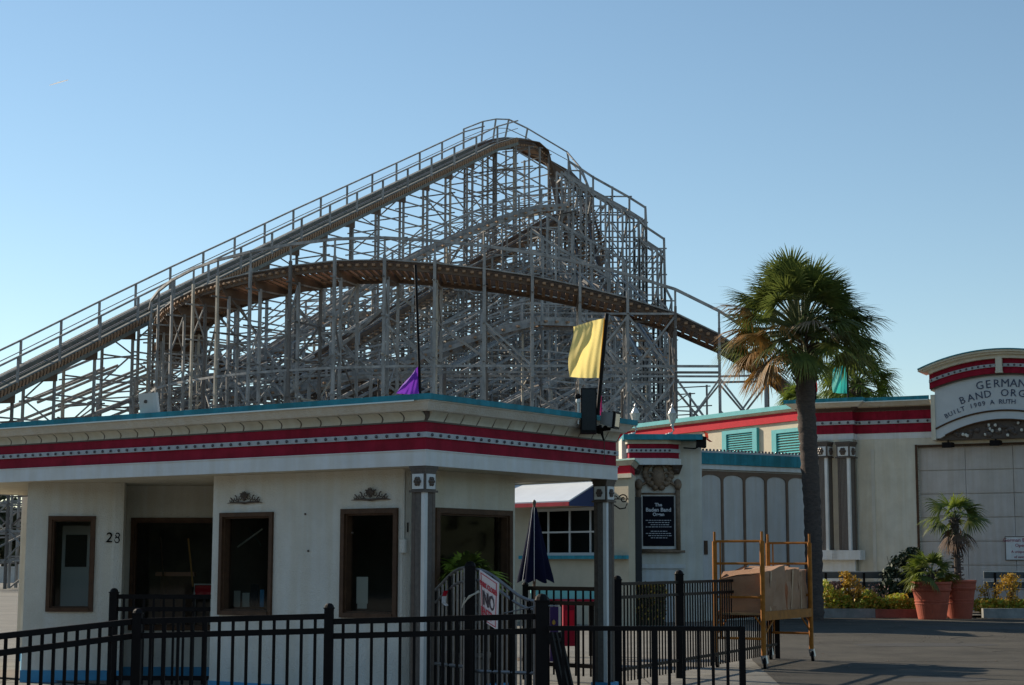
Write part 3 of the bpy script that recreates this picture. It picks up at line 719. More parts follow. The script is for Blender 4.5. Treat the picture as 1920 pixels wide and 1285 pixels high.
# ------------------------------------------------------------------ poster pillar
PY=41.6
pil=thing('poster_pillar','white pillar with small maroon and teal cornice carrying the framed black poster','pillar',(W(1235,1,PY).x,PY,0))
X=lambda px: hit((0,PY),(1,0),px)
zp=lambda py: W(1235,py,PY).z
x0,x1,x2=X(1168),X(1277),X(1320)
mb=MB(); mb.box(x0,x1,PY,PY+1.2,0,zp(822)); mb.box(x1,x2,PY+.15,PY+1.2,0,zp(822)-.01); mb.build('shaft',stucco_w,pil)
mb=MB(); mb.box(x0-.05,x0+.0,PY-.03,PY+1.2,0,zp(1050)); mb.box(x0-.05,x1+.05,PY-.12,PY,.0,zp(1066)); mb.box(x0-.1,x1+.1,PY-.18,PY-.001,zp(1066),zp(1058)); mb.build('base_course',whitep,pil)
cp_=[(x0+.12,PY),(x0+.16,PY-.28),(X(1253),PY-.28),(x1-.02,PY-.05),(x1-.02,PY+.6)]
def band(z0,z1,off,m,nm):
    mb=MB(); sweep(mb,cp_,[(-.1,z0),(off,z0),(off,z1),(-.3,z1)]); mb.build(nm,m,pil)
band(zp(873),zp(861),.05,whitep,'white_band'); band(zp(861),zp(834),.0,red,'red_fascia'); band(zp(850),zp(843),.03,greyp,'light_strip'); band(zp(834),zp(827),.05,cream,'crown_moulding')
for i in range(9):
    mb=MB(); mb.blob((x0+.22+i*.115,PY-.32,zp(846.5)),.028,0,8,5); mb.build('light_bulb',bulbm,pil,smooth=True)
mb=MB(); mb.box(X(1169),X(1317),PY-.5,PY+1.3,zp(827),zp(817)); mb.build('cap_flashing',teal,pil)
for px in (1196,1271):
    mb=MB(); x=X(px); mb.hexa([(x-.06,PY-.10,zp(890)),(x+.06,PY-.10,zp(890)),(x+.06,PY,zp(890)),(x-.06,PY,zp(890)),(x-.13,PY-.28,zp(873)),(x+.13,PY-.28,zp(873)),(x+.13,PY,zp(873)),(x-.13,PY,zp(873))]); mb.blob((x,PY-.12,zp(880)),(.09,.09,.1)); mb.build('bracket',dbrown,pil)
# framed poster
po=thing('framed_poster','black poster titled The Baden Band Organ in an ornate brown carved frame','poster',(X(1237),PY-.05,zp(1035)))
fx0,fx1=X(1195),X(1277); pfz0,pfz1=zp(1032),zp(926)
mb=MB(); 
mb.box(fx0,fx0+.11,PY-.08,PY,pfz0,pfz1+.14); mb.box(fx1-.11,fx1,PY-.08,PY,pfz0,pfz1+.14); mb.box(fx0+.11,fx1-.11,PY-.07,PY,pfz1-.02,pfz1+.02)
mb.box(fx0-.1,fx1+.1,PY-.13,PY,pfz0-.06,pfz0); mb.box(fx0+.11,fx1-.11,PY-.07,PY,pfz0,pfz0+.03)
for x in (fx0+.055,fx1-.055): mb.blob((x,PY-.06,pfz1+.22),(.10,.08,.14),0,10,6)
xm=(fx0+fx1)/2
for sg in (-1,1):
    pts=[(xm+sg*t*(fx1-fx0)/2,PY-.06,pfz1+.17+.28*(math.cos(t*math.pi)*.5+.5)) for t in [i/10 for i in range(2,11)]]
    mb.tube(pts,.04,6)
    for k in range(7):
        a=k*.45; mb.blob((xm+sg*(.08+.24*math.sin(a*.9)),PY-.07,pfz1+.15+.09*k),(.09,.07,.08),0,7,5)
    mb.tube([(xm+sg*(.2+.12*math.cos(t)),PY-.1,pfz1+.38+.14*math.sin(t)) for t in [i*.5 for i in range(12)]],.03,6)
mb.blob((xm,PY-.07,pfz1+.42),(.18,.09,.30)); mb.blob((xm,PY-.07,pfz1+.80),(.07,.06,.12))
mb.build('frame',mat('carved_brown',(.25,.165,.10),.6,.45,14),po,smooth=True)
mb=MB(); mb.box(fx0+.11,fx1-.11,PY-.03,PY-.001,pfz0+.03,pfz1-.02); mb.build('mount',whitep,po)
mb=MB(); mb.box(fx0+.15,fx1-.15,PY-.045,PY-.031,pfz0+.10,pfz1-.06); mb.build('poster',mat('poster_black',(.010,.011,.018),.7,.3,6,spec=.08),po)
mb=MB(); tw=mat('white_lettering',(.55,.57,.6),.6); YY=Vector((0,-1,0)); XX=Vector((1,0,0))
for (s_,sz,py) in (('The',.11,947),('Baden Band',.13,956.5),('Organ',.11,965)): text(mb,s_,sz,(xm,PY-.0455,zp(py)),XX,Z3,YY,.004,weight=.004)
for i in range(9):
    if i==4: continue
    wln=.62-.12*(i%3); zc=zp(976+i*4.1)
    x=xm-wln/2
    while x<xm+wln/2:   # fine print too small to read: broken strokes
        l=random.uniform(.02,.07); mb.box(x,x+l,PY-.049,PY-.0455,zc-.008,zc+.008); x+=l+.018
mb.build('lettering',tw,po)
# urn lamps
for (px,lab) in ((1193,'silver urn shaped lantern on the pillar cap nearer the ticket booth'),(1263,'silver urn shaped lantern on the pillar cap above the poster, nearer the palm tree')):
    x=X(px); zb=zp(817)
    l=thing('lantern',lab,'lantern',(x,PY-.15,zb),group='lanterns on the poster pillar')
    silver=mat('silver_paint',(.62,.60,.57),.4,.25,12,metal=.3)
    mb=MB(); mb.tube([(x-.1,PY-.15,zb+.02),(x-.02,PY-.15,zb+.04),(x+.03,PY-.15,zb+.12),(x,PY-.15,zb+.22)],[.035,.035,.025,.02],8); mb.blob((x-.08,PY-.15,zb+.02),(.1,.06,.025)); mb.build('base',silver,l,smooth=True)
    mb=MB(); mb.lathe((x,PY-.15,zb+.2),[(.02,0),(.05,.03),(.03,.06),(.07,.12),(.11,.26),(.14,.33),(.10,.335),(.09,.36),(.05,.44),(.02,.48),(.03,.51),(.01,.56),(.0,.60)],8); mb.build('lantern_body',silver,l)
# floodlight with red ribbon on the pillar
x=X(1318); z=zp(828); fl=thing('floodlight','black floodlight with torn red ribbon on the side of the poster pillar','floodlight',(x,PY,z))
mb=MB(); mb.tube([(X(1285),PY,zp(840)),(X(1305),PY-.15,zp(842)),(x-.1,PY-.2,z-.15)],.018,6); mb.build('arm',blackm,fl)
mb=MB(); mb.hexa([(x-.17,PY-.4,z-.16),(x+.05,PY-.45,z-.2),(x+.12,PY-.1,z-.14),(x-.12,PY-.1,z-.12),(x-.15,PY-.4,z+.14),(x+.08,PY-.45,z+.08),(x+.12,PY-.1,z+.10),(x-.10,PY-.1,z+.12)]); mb.build('lamp_head',blackm,fl)
mb=MB(); pts=[(x+.02,z+.22),(x+.10,z+.18),(x+.10,z+.05),(x+.2,z-.03)]
for i in range(3):
    a,b=pts[i],pts[i+1]; mb.quad((a[0]-.04,PY-.3,a[1]),(a[0]+.04,PY-.27,a[1]),(b[0]+.05,PY-.3,b[1]),(b[0]-.03,PY-.32,b[1]))
mb.build('ribbon',mat('orange_red_ribbon',(.65,.07,.03),.7,transl=.3),fl)
# ------------------------------------------------------------------ food stand behind the booth porch
ka=1.2; F1=Vector((hit((0,38.6),(1,0),1180),38.6)); fd=Vector((-1,ka)).normalized(); LF=hit(F1,fd,955); F0=F1+fd*LF
st=thing('snack_stand','cream snack stand with white awning and dark paned window behind the porch','stand',(F1.x,F1.y,0))
dF=(F1-F0).normalized(); nF=Vector((dF.y,-dF.x)); O=v3(F0); D_=v3(dF); N_=v3(nF)
fz=lambda px,py: W(px,py,(F0+dF*hit(F0,dF,px)).y).z
s0=hit(F0,dF,1000); s1=hit(F0,dF,1128)
wt=fz(1060,957); wb_=fz(1060,1038)
mb=MB(); wall(mb,F0,F1,0,fz(1150,895),[(s0,s1,wb_,wt)],th=.2); mb.build('wall',mat('stand_cream',(.50,.43,.31),.85,.1,3,.2,40),st)
mb=MB(); wall(mb,F0+Vector((-7,2)),F0,0,fz(1150,895),[],th=.2); mb.build('wall',stucco,st)
window(st,F0,F1,s0,s1,wb_,wt,fw=.05,fm=mat('window_white',(.5,.5,.48),.6),mull=[hit(F0,dF,p) for p in (1026,1066,1105)],tr=[fz(1060,998)],name='window')
mb=MB(); mb.fbox(O,D_,N_,Z3,s0-.3,(F1-F0).length,.002,.2,wb_-.13,wb_-.05); mb.build('sill',teal,st)
mb=MB(); mb.fbox(O,D_,N_,Z3,s0-.1,s1+.1,-1.2,-1.1,.3,wt+.3); mb.fbox(O,D_,N_,Z3,s0-.1,s1+.1,-1.1,-.21,wt+.2,wt+.3); mb.fbox(O,D_,N_,Z3,s0-.2,s0-.1,-1.1,-.21,.3,wt+.2); mb.fbox(O,D_,N_,Z3,s1+.1,s1+.2,-1.1,-.21,.3,wt+.2); mb.build('dark_liner',dark,st)  # near-black liner box added so the stand window reads dark
mb=MB(); zr=fz(1165,880); zq=lambda y: fz(1165,y); sF=[F0,F1,F1+Vector((.2,1.5))]
sweep(mb,sF,[(0,zq(889)),(.05,zq(889)),(.05,zq(874)),(0,zq(874))]); mb.build('red_band',redb,st)
mb=MB(); sweep(mb,sF,[(0,zq(897)),(.08,zq(897)),(.08,zq(889)),(0.0,zq(889)),]); sweep(mb,sF,[(0,zq(874)),(.08,zq(874)),(.15,zq(865)),(0,zq(865))]); mb.build('crown_moulding',cream,st)
mb=MB(); sweep(mb,sF,[(0,zq(865)),(.17,zq(865)),(.17,zq(862)),(-.4,zq(861))]); mb.build('roof_flashing',mat('pale_green_flashing',(.4,.62,.52),.5),st)
mb=MB(); mb.poly([v3(F0+Vector((-7,2)),zq(864)),v3(F0,zq(864)),v3(F1,zq(864)),v3(F1+Vector((.2,4)),zq(864)),v3(F0+Vector((-6,8)),zq(864))]); mb.build('roof',MATS['roof_felt'],st)
# awning
sa0=hit(F0,dF,960)-.2; sa1=hit(F0,dF,1132); zt_=fz(1040,906); ob=.95
pb=F0+dF*sa1; zA=W(1098,941,(pb+nF*ob).y).z
aw=MB(); P=lambda s,o,z: O+D_*s+N_*o+Z3*z
aw.hexa([P(sa0,ob,zA),P(sa1-.1,ob,zA),P(sa1-.1,.02,zt_-.03),P(sa0,.02,zt_-.03),P(sa0,ob+.01,zA+.03),P(sa1-.1,ob+.01,zA+.03),P(sa1-.1,.02,zt_),P(sa0,.02,zt_)])
awn=aw.build('awning',mat('awning_white',(.62,.68,.74),.5,.06,3),st)
mb=MB(); mb.fbox(O,D_,N_,Z3,sa0,sa1-.1,ob-.02,ob+.012,zA-.09,zA); mb.build('valance',red,awn)
mb=MB(); mb.poly([P(sa1-.09,.02,zt_-.04),P(sa1-.09,.02,zA-.09),P(sa1-.09,ob,zA-.09),P(sa1-.09,ob,zA)]); mb.build('awning_end',mat('navy_cloth',(.03,.05,.13),.8),awn)
# painted scroll lettering at the end of the stand
mb=MB(); c=W(1162,936,38.3)
def spiral(cx,cz,r,turns,sg,th,y=38.25):
    pts=[(cx+sg*(r*(1-.8*i/24))*math.cos(i/24*turns*6.283),y,cz+(r*(1-.8*i/24))*math.sin(i/24*turns*6.283)) for i in range(25)]
    mb.tube(pts,th,5)
spiral(c.x+.08,c.z,.11,1.4,-1,.014); spiral(c.x-.12,c.z+.01,.07,1.0,1,.012)
mb.tube([(c.x-.25,38.25,c.z+.02),(c.x-.15,38.25,c.z-.12),(c.x+.0,38.25,c.z-.22),(c.x+.12,38.25,c.z-.2),(c.x+.16,38.25,c.z-.1)],.016,5)
mb.box(c.x-.2,c.x+.2,38.26,38.3,c.z-.01,c.z+.01)
so=mb.build('scroll_bracket',blackm,None,origin=(c.x,38.25,c.z)); props(so,'black wrought scroll sign bracket beside the white awning','bracket')
# ------------------------------------------------------------------ wooden roller coaster
rc=thing('roller_coaster','tall grey timber roller coaster with steep lift hill and curved brown track','roller coaster',(-5,100,0))
def bent(pts_off, base, perp, ztrack, width, outer=None, led=2.3, pw=.2, lw=.11, ztop=None, m=0, x_every=1, seed=0):
    """one cross frame: posts, ledgers and cross braces in the plane of perp"""
    mb=MB(); r=random.Random(seed)
    offs=[-width/2, width/2]
    def P(o,z): return Vector((base.x+perp.x*o, base.y+perp.y*o, z))
    cols=[(o,ztrack) for o in offs]
    if outer:
        for (o,frac) in outer: cols.append((o, ztrack*frac if frac<=2 else frac))
    cols.sort()
    rm=lambda: r.choice((0,0,0,0,2,1 if r.random()<.4 else 0))
    for (o,z) in cols: mb.bar(P(o,-.1),P(o,z),pw,pw*.9,rm(),up=(perp.x,perp.y,0))
    for i in range(len(cols)-1):
        (o0,za),(o1,zb)=cols[i],cols[i+1]; zz=min(za,zb); n=max(1,int(round(zz/led))); h=zz/n
        for k in range(1,n+1):
            mb.bar(P(o0-.25-r.random()*.2,k*h-.1),P(o1+.25+r.random()*.2,k*h-.1+r.uniform(-.03,.03)),lw,lw*1.3,rm())
        for k in range(n):
            if (k+i+seed)%3==0: mb.bar(P(o0,k*h),P(o1,(k+1)*h),lw,lw*1.1,rm())
            if (k+i+seed)%5==1: mb.bar(P(o0,(k+1)*h),P(o1,k*h),lw,lw*1.1,rm())
    return mb, P, cols
def resample(pts, step):
    P=[Vector(p) for p in pts]; out=[P[0].copy()]
    # catmull rom dense
    dense=[]
    for i in range(len(P)-1):
        p0=P[max(i-1,0)];p1=P[i];p2=P[i+1];p3=P[min(i+2,len(P)-1)]
        for k in range(20):
            t=k/20; dense.append(.5*((2*p1)+(-p0+p2)*t+(2*p0-5*p1+4*p2-p3)*t*t+(-p0+3*p1-3*p2+p3)*t**3))
    dense.append(P[-1]); acc=0
    for i in range(1,len(dense)):
        seg=(dense[i].xy-dense[i-1].xy).length
        while acc+seg>=step and seg>0:
            t=(step-acc)/seg; q=dense[i-1].lerp(dense[i],t); out.append(q); dense[i-1]=q; seg=(dense[i].xy-q.xy).length; acc=0
        acc+=seg
    return out
def px3(px,py,Y): return W(px,py,Y)
def frames(st):
    n=len(st); T=[]
    for i in range(n):
        d=(st[min(i+1,n-1)]-st[max(i-1,0)]); d2=Vector((d.x,d.y)).normalized(); T.append((d2,Vector((d2.y,-d2.x))))
    return T
def track(st, name, gauge=1.5, bank=None, m_deck=None, ties=5, rail_h=1.0, rails=True, walk=True, box=.32, dense=True, outer_only=0, wood_m=None, post_m=None):
    """deck of stacked timbers: two ledger beams, cross ties, steel rails, side catwalks and handrails"""
    T=frames(st); n=len(st); o=thing(name,None,None); o.parent=rc; o.location=Vector((0,0,0))
    bank=bank or (lambda i:0.)
    def C(i,off,dz):
        s=math.sin(bank(i)); c=math.cos(bank(i)); p=T[i][1]
        return Vector((st[i].x+p.x*(off*c-dz*s), st[i].y+p.y*(off*c-dz*s), st[i].z+dz*c+off*s))
    lb=MB(); sr=MB(); tb_=MB(); wk=MB(); hr=MB(); g=gauge/2
    for i in range(n-1):
        for sg in (-1,1):
            lb.bar(C(i,sg*g,-box/2),C(i+1,sg*g,-box/2),.22,box)
            lb.bar(C(i,sg*(g+.5),-box-.1),C(i+1,sg*(g+.5),-box-.1),.12,.24)
            sr.bar(C(i,sg*g*.9,.03),C(i+1,sg*g*.9,.03),.1,.05)
            if walk: wk.bar(C(i,sg*(g+.55),-.12),C(i+1,sg*(g+.55),-.12),.5,.06)
            if rails and (outer_only==0 or sg==outer_only):
                hr.bar(C(i,sg*(g+.85),rail_h),C(i+1,sg*(g+.85),rail_h),.10,.10)
                hr.bar(C(i,sg*(g+.85),rail_h*.5),C(i+1,sg*(g+.85),rail_h*.5),.05,.05)
                hr.bar(C(i,sg*(g+.85),-.3),C(i,sg*(g+.85),rail_h),.11,.11)
        for k in range(ties):
            t=(k+.5)/ties; a=C(i,-g-.75,-box-.02).lerp(C(i+1,-g-.75,-box-.02),t); b=C(i,g+.75,-box-.02).lerp(C(i+1,g+.75,-box-.02),t)
            tb_.bar(a,b,.16,.12)
    lb.build('ledger_beam',wood_m or woodb,o); sr.build('rail',steelr,o); tb_.build('cross_ties',m_deck or woodt,o)
    if walk: wk.build('walkway',wood_m or wood,o)
    if rails: hr.build('handrail',post_m or wood,o)
    return C,T
def trestle(st, width=2.6, outer=None, led=2.0, pw=.13, lw=.07, longi=2, skip=1, seed=0, ztop=.5, zf=None, lmul=1.6, name='trestle_bent'):
    T=frames(st); n=len(st); idx=list(range(0,n,skip)); 
    for c,i in enumerate(idx):
        zt=max(1.5,st[i].z-ztop)
        mb,P,cols=bent(None,st[i],T[i][1],zt,width,outer(i,zt) if outer else None,led,pw,lw,seed=seed+c)
        mb.build(name,WOODS,rc)
    # lengthwise ledgers and diagonals
    lm=MB()
    for c in range(len(idx)-1):
        i,j=idx[c],idx[c+1]
        for off in (-width/2,width/2):
            zmin=min(st[i].z,st[j].z)-ztop; nn=int(zmin/(led*longi)); 
            Pi=lambda z: Vector((st[i].x+T[i][1].x*off,st[i].y+T[i][1].y*off,z)); Pj=lambda z: Vector((st[j].x+T[j][1].x*off,st[j].y+T[j][1].y*off,z))
            for k in range(1,nn+1): lm.bar(Pi(k*led*longi),Pj(k*led*longi),lw,lw*1.4)
            # long raking braces
            if c%4==0:
                j2=idx[min(c+4,len(idx)-1)]; q=Vector((st[j2].x+T[j2][1].x*off,st[j2].y+T[j2][1].y*off,0))
                h=led*longi*lmul*2; z=0
                zmx=min(st[i].z,st[j2].z)-1
                while z+h<zmx+.5:
                    lm.bar(Pi(z),Vector((q.x,q.y,z+h)),lw*1.1,lw*1.4)
                    if int(z/h)%2==seed%2: lm.bar(Pi(z+h),Vector((q.x,q.y,z)),lw,lw*1.4)
                    z+=h
    lm.build('long_bracing',wood,rc)
# --- lift hill (straight, climbing away from the camera)
f_=1.05; LX=lambda t:(-752*94/3200+1.515*t)*f_*_cp; LY=lambda t:(94+2.28*t)*f_
def lift_py(px): # track level (rail top minus handrail) read from the photograph
    xs=[(-40,727),(0,707),(60,677),(132,640),(206,602),(270,570),(340,535),(460,478),(570,425),(675,376),(770,332),(860,290),(915,264),(955,258)]
    for (a,b),(c,d) in zip(xs,xs[1:]):
        if px<=c: return b+(d-b)*(px-a)/(c-a)
    return xs[-1][1]
def pxof(X,Y): return 960+F_PX*X/(Y*_cp)
lift=[]
for i in range(-5,15):
    X,Y=LX(i),LY(i); px=pxof(X,Y); p=W(px,lift_py(px),Y); lift.append(Vector((X,Y,p.z)))
steel_g=mat('painted_timber_grey_green',(.19,.20,.18),.85,.0,2,.2,20,col2=(.12,.13,.12))
track(lift,'lift_track',gauge=1.5,ties=9,rail_h=1.25,wood_m=steel_g,box=.34)
T=frames(lift)
lt=thing('lift_side_frame',None,None); lt.parent=rc; lt.location=(0,0,0)
for sg in (-1,1):
    ld=MB(); lb2=MB()
    for i in range(len(lift)-1):
        e=v3(T[i][1])*(sg*1.62); a=lift[i]+e; b=lift[i+1]+e
        lb2.bar(a-Z3*.60,b-Z3*.60,.10,.22)
        for k in range(12):
            c=a.lerp(b,(k+.5)/12); ld.bar(c-Z3*.50,c-Z3*.14+(b-a)*.03,.10,.10)
    ld.build('side_rungs',woodt,lt); lb2.build('lower_beam',steel_g,lt)
trestle(lift,2.5,outer=lambda i,z: [(4.4,.72),(-4.4,.72),(6.5,.5)] if z>14 else [(3.4,.6),(-3.4,.6)],led=1.5,pw=.14,lw=.065,ztop=.6,seed=1,longi=1)
T=frames(lift)
for i in range(len(lift)-1):  # stepped dark gusset boards under the track
    p=lift[i]; d=(lift[i+1]-p); 
    for sg in (-1,1):
        sk=MB()
        a=p+v3(T[i][1])*(sg*1.35)+d*.02; a2=p+v3(T[i][1])*(sg*1.35)-d*.42
        sk.poly([a+Z3*-.45,a2+Z3*-.45,a2+Z3*-.75,a+Z3*-1.25]); sk.poly([a+v3(T[i][1])*.06+Z3*-.45,a+v3(T[i][1])*.06+Z3*-1.25,a2+v3(T[i][1])*.06+Z3*-.75,a2+v3(T[i][1])*.06+Z3*-.45])
        sk.quad(a+Z3*-.45,a+v3(T[i][1])*.06+Z3*-.45,a+v3(T[i][1])*.06+Z3*-1.25,a+Z3*-1.25); sk.quad(a2+Z3*-.45,a2+Z3*-.75,a2+v3(T[i][1])*.06+Z3*-.75,a2+v3(T[i][1])*.06+Z3*-.45); sk.quad(a+Z3*-1.25,a+v3(T[i][1])*.06+Z3*-1.25,a2+v3(T[i][1])*.06+Z3*-.75,a2+Z3*-.75)
        sk.build('gusset_board',woodb,rc)
# --- second hill standing parallel behind the lift, and a third lower one
for q,(ox,oy,oz,a,b) in enumerate(((5.5,1.5,-5.5,8,20),(9.5,2.0,-11.5,5,20),(13,6,-15,7,20))):
    s2=[Vector((p.x+ox,p.y+oy,p.z+oz)) for p in lift[a:b]]
    trestle(s2,2.6,outer=lambda i,z:[(4.2,.8)],led=1.6,pw=.13,lw=.065,ztop=.3,seed=20+q,longi=1)
    if q==0: track(s2,'inner_track',gauge=1.5,ties=5,rail_h=1.1,walk=False)
# --- crest and first drop (curving right, down behind the tower)
L14=lift[-1]
drop=[tuple(lift[-2]),tuple(L14)]+[tuple(px3(*q)) for q in ((982,262,137),(1012,283,139.5),(1042,312,140),(1066,350,138),(1080,398,134),(1094,455,129),(1110,530,124),(1124,590,120))]
drs=resample(drop,2.6)
track(drs[:8],'first_drop_track',gauge=1.5,ties=5,rail_h=1.5,bank=lambda i: -min(.38,.07*i),box=.5,outer_only=-1,wood_m=woodb)
track(drs[7:],'first_drop_track',gauge=1.5,ties=5,bank=lambda i: -.35,box=.5,wood_m=woodb,rails=False,walk=False)
trestle(drs,3.0,outer=lambda i,z: [(-2.9,.80),(4.2,.7)],led=1.6,pw=.13,lw=.065,seed=3,ztop=.8,longi=1)
# --- stepped outrigger tower on the right
tops=[(1066,300),(1088,314),(1112,330),(1148,350),(1180,368),(1210,387),(1212,424),(1245,446),(1247,536),(1259,560)]
for (Y,dx) in ((127,0),(124.2,-13),(130.5,-22),(133,-6),(119,-40),(115,-70)):
    pts=[(px+dx,py+(0 if dx==0 else 22 if dx>-30 else 60-dx),Y) for px,py in tops]; prev=None; mb=MB()
    for c,(px,py,yy) in enumerate(pts):
        p=W(px,py,yy); mb.bar((p.x,yy,0),p,.14,.15,up=(1,0,0))
        if prev:
            if c!=6 or True: mb.bar(prev+Z3*-.1,p+Z3*-.1,.12,.16)
            z=1.0; zz=min(prev.z,p.z); k=0; wd=abs(p.x-prev.x)
            while z<zz:
                mb.bar((prev.x-.2,yy,z),(p.x+.2,yy,z),.07,.10)
                if z+2<zz+.6 and (k+c)%2==0:
                    if c%2: mb.bar((prev.x,yy,z),(p.x,yy,min(z+2,zz)),.07,.09)
                    else: mb.bar((prev.x,yy,z+2),(p.x,yy,z),.07,.09)
                z+=2.0; k+=1
        prev=p
    mb.build('outrigger_frame',wood,rc)
mb=MB()
for c,(px,py) in enumerate(tops):  # ties between the frames
    pA=W(px,py,127); z=pA.z-1; pB=W(px-22,py+22,130.5); pC=W(px-13,py+22,124.2)
    k=0
    while z>2:
        mb.bar((pA.x,127,z),(pB.x,130.5,z),.10,.14); mb.bar((pC.x,124.2,z-.6),(pA.x,127,z-.6),.10,.14)
        if k%2==0: mb.bar((pA.x,127,z),(pB.x,130.5,z-4),.1,.12)
        z-=4; k+=1
mb.build('tower_ties',wood,rc)
# --- front curve
fc=[(1529,766,84.1),(1500,742,84.2),(1430,683,84.5),(1346,632,85),(1267,596,85),(1179,568,85),(1090,546,85),(1000,527,85),(911,514,85),(820,504,85.1),(732,498,85.4),(650,500,86),(584,508,86.9),(520,519,88),(462,533,89.6),(414,549,91.6),(381,566,93.2),(357,583,95.2),(341,601,97.6),(336,622,100.5),(346,642,103.5),(330,655,107),(390,668,108.5),(460,680,109),(540,690,109),(620,696,108.5),(700,706,107.5),(780,730,106),(860,760,104)]
fcs=resample([tuple(px3(*q)) for q in fc],2.35)
front=fcs
C_,T_=track(front,'curve_track',gauge=1.5,ties=6,rail_h=1.1,bank=lambda i:-(.07+.10*math.sin(min(1,max(0,(i-4)/16))*math.pi/2)),box=.36,m_deck=woodt,rails=False)
# outer plank apron of the banked part (brown boards)
mb=MB()
for i in range(len(front)-1):
    w0=1.0
    for k in range(4):
        a=C_(i,-1.3+k*.62,-.60); b=C_(i+1,-1.3+k*.62,-.60)
        if 26<=i<=40: mb.bar(a,b,.42,.06)
mb.build('underside_boards',woodb,rc)
mb=MB()
for i in range(25,38):
    if i+1>=len(front): break
    for k in range(9): mb.bar(C_(i,1.35,-.7-.36*k),C_(i+1,1.35,-.7-.36*k),.05,.32)
mb.build('apron_boards',woodb,rc)
nfr=len(front)
def front_outer(i,z): 
    # outer post carries the handrail; raking support
    return [(-1.75,z+1.0)] if i<30 else [(-1.75,z+.6)]
T=frames(front)
for i in range(0,nfr):
    z=max(1.5,front[i].z-.75)
    mb,P,cols=bent(None,front[i],T[i][1],z,2.0,front_outer(i,z) + ([(2.8,.75)] if i<30 else []),2.0,.145 if 5<i<26 else .13,.065,seed=i)
    if i<30: mb.bar(P(-1.75,z+1.0),P(-1.75,z+1.9),.08,.08)
    if i<26:
        # big wedge shaped gusset under the deck, lit on its edge
        a=.10; d=v3(T[i][0])*a; gp=[P(-1.5,z+.45),P(1.2,z+.35),P(1.2,z-.1),P(-.8,z-.45)]
        mb.poly(gp,3); mb.poly([p_+d for p_ in gp[::-1]],3)
        for a_,b_ in zip(gp,gp[1:]+gp[:1]): mb.quad(a_,b_,b_+d,a_+d,3)
    mb.build('trestle_bent',WOODS+[woodb],rc)
lm=MB()
for i in range(nfr-1):
    if i<5:
        for off in (-1.75,1.0):
            Pi=lambda j,z: Vector((front[j].x+T[j][1].x*off,front[j].y+T[j][1].y*off,z))
            z=1.2; zm=min(front[i].z,front[i+1].z)-.6
            while z+3<zm+.8: lm.bar(Pi(i,z),Pi(i+1,z+3),.075,.10); lm.bar(Pi(i,z+3),Pi(i+1,z),.07,.09); lm.bar(Pi(i,z+3.1),Pi(i+1,z+3.1),.07,.10); z+=3.1
    for off in (-1.75,1.0,2.8):
        Pi=lambda j,z: Vector((front[j].x+T[j][1].x*off,front[j].y+T[j][1].y*off,z))
        zmin=min(front[i].z,front[i+1].z)-(1.2 if off<2 else 4); z=2.2; k=0
        while z<zmin:
            lm.bar(Pi(i,z),Pi(i+1,z),.085,.12)
            if off!=-1.75 or i<10:
                if z+2.2<zmin+1 and (k+i)%2==0: lm.bar(Pi(i,z),Pi(i+1,z+2.2),.08,.10)
            z+=2.2 if (off>0 and i>=10) else 4.4; k+=1
    if i<30: lm.bar(Vector((front[i].x-T[i][1].x*1.75,front[i].y-T[i][1].y*1.75,front[i].z+1.1)),Vector((front[i+1].x-T[i+1][1].x*1.75,front[i+1].y-T[i+1][1].y*1.75,front[i+1].z+1.1)),.12,.14)
    if i%3==0 and i+3<nfr:
        for off in (1.0,):
            Pi=lambda j,z: Vector((front[j].x+T[j][1].x*off,front[j].y+T[j][1].y*off,z))
            z=0
            while z+5<min(front[i].z,front[i+3].z):
                lm.bar(Pi(i,z),Pi(i+3,z+5.),.08,.12)
                if (i//3)%2: lm.bar(Pi(i,z+5.),Pi(i+3,z),.1,.14)
                z+=5
lm.build('long_bracing',wood,rc)
# --- inner tracks seen through the timber
inner=[
 [(300,770,100),(380,725,105),(460,680,109),(560,618,112.5),(640,560,115),(730,500,117),(820,455,119),(900,420,121),(980,392,122.5),(1040,386,124),(1072,384,127)],
 [(560,600,120),(680,590,122),(800,560,123),(900,530,123),(1000,500,121),(1080,520,118),(1140,560,114),(1190,620,110),(1230,690,107)],
 [(60,790,92),(160,752,95),(260,700,98.6),(330,662,101)],
 [(420,740,97),(540,725,98),(700,690,99),(860,640,99.5),(980,600,99),(1080,600,102),(1160,600,106)],
]
for q,pl in enumerate(inner):
    stt=resample([tuple(px3(*p)) for p in pl],3.0)
    if q!=2: track(stt,'inner_track',gauge=1.3,ties=4,rail_h=1.1,box=.3,walk=False,wood_m=wood)
    trestle(stt,2.8,outer=(lambda i,z: [(4.4,.75),(-4.4,.7)]) if q in (1,) else (lambda i,z: [(3.6,.7)]),led=1.7,pw=.12,lw=.065,seed=q+5,ztop=.6,longi=1)
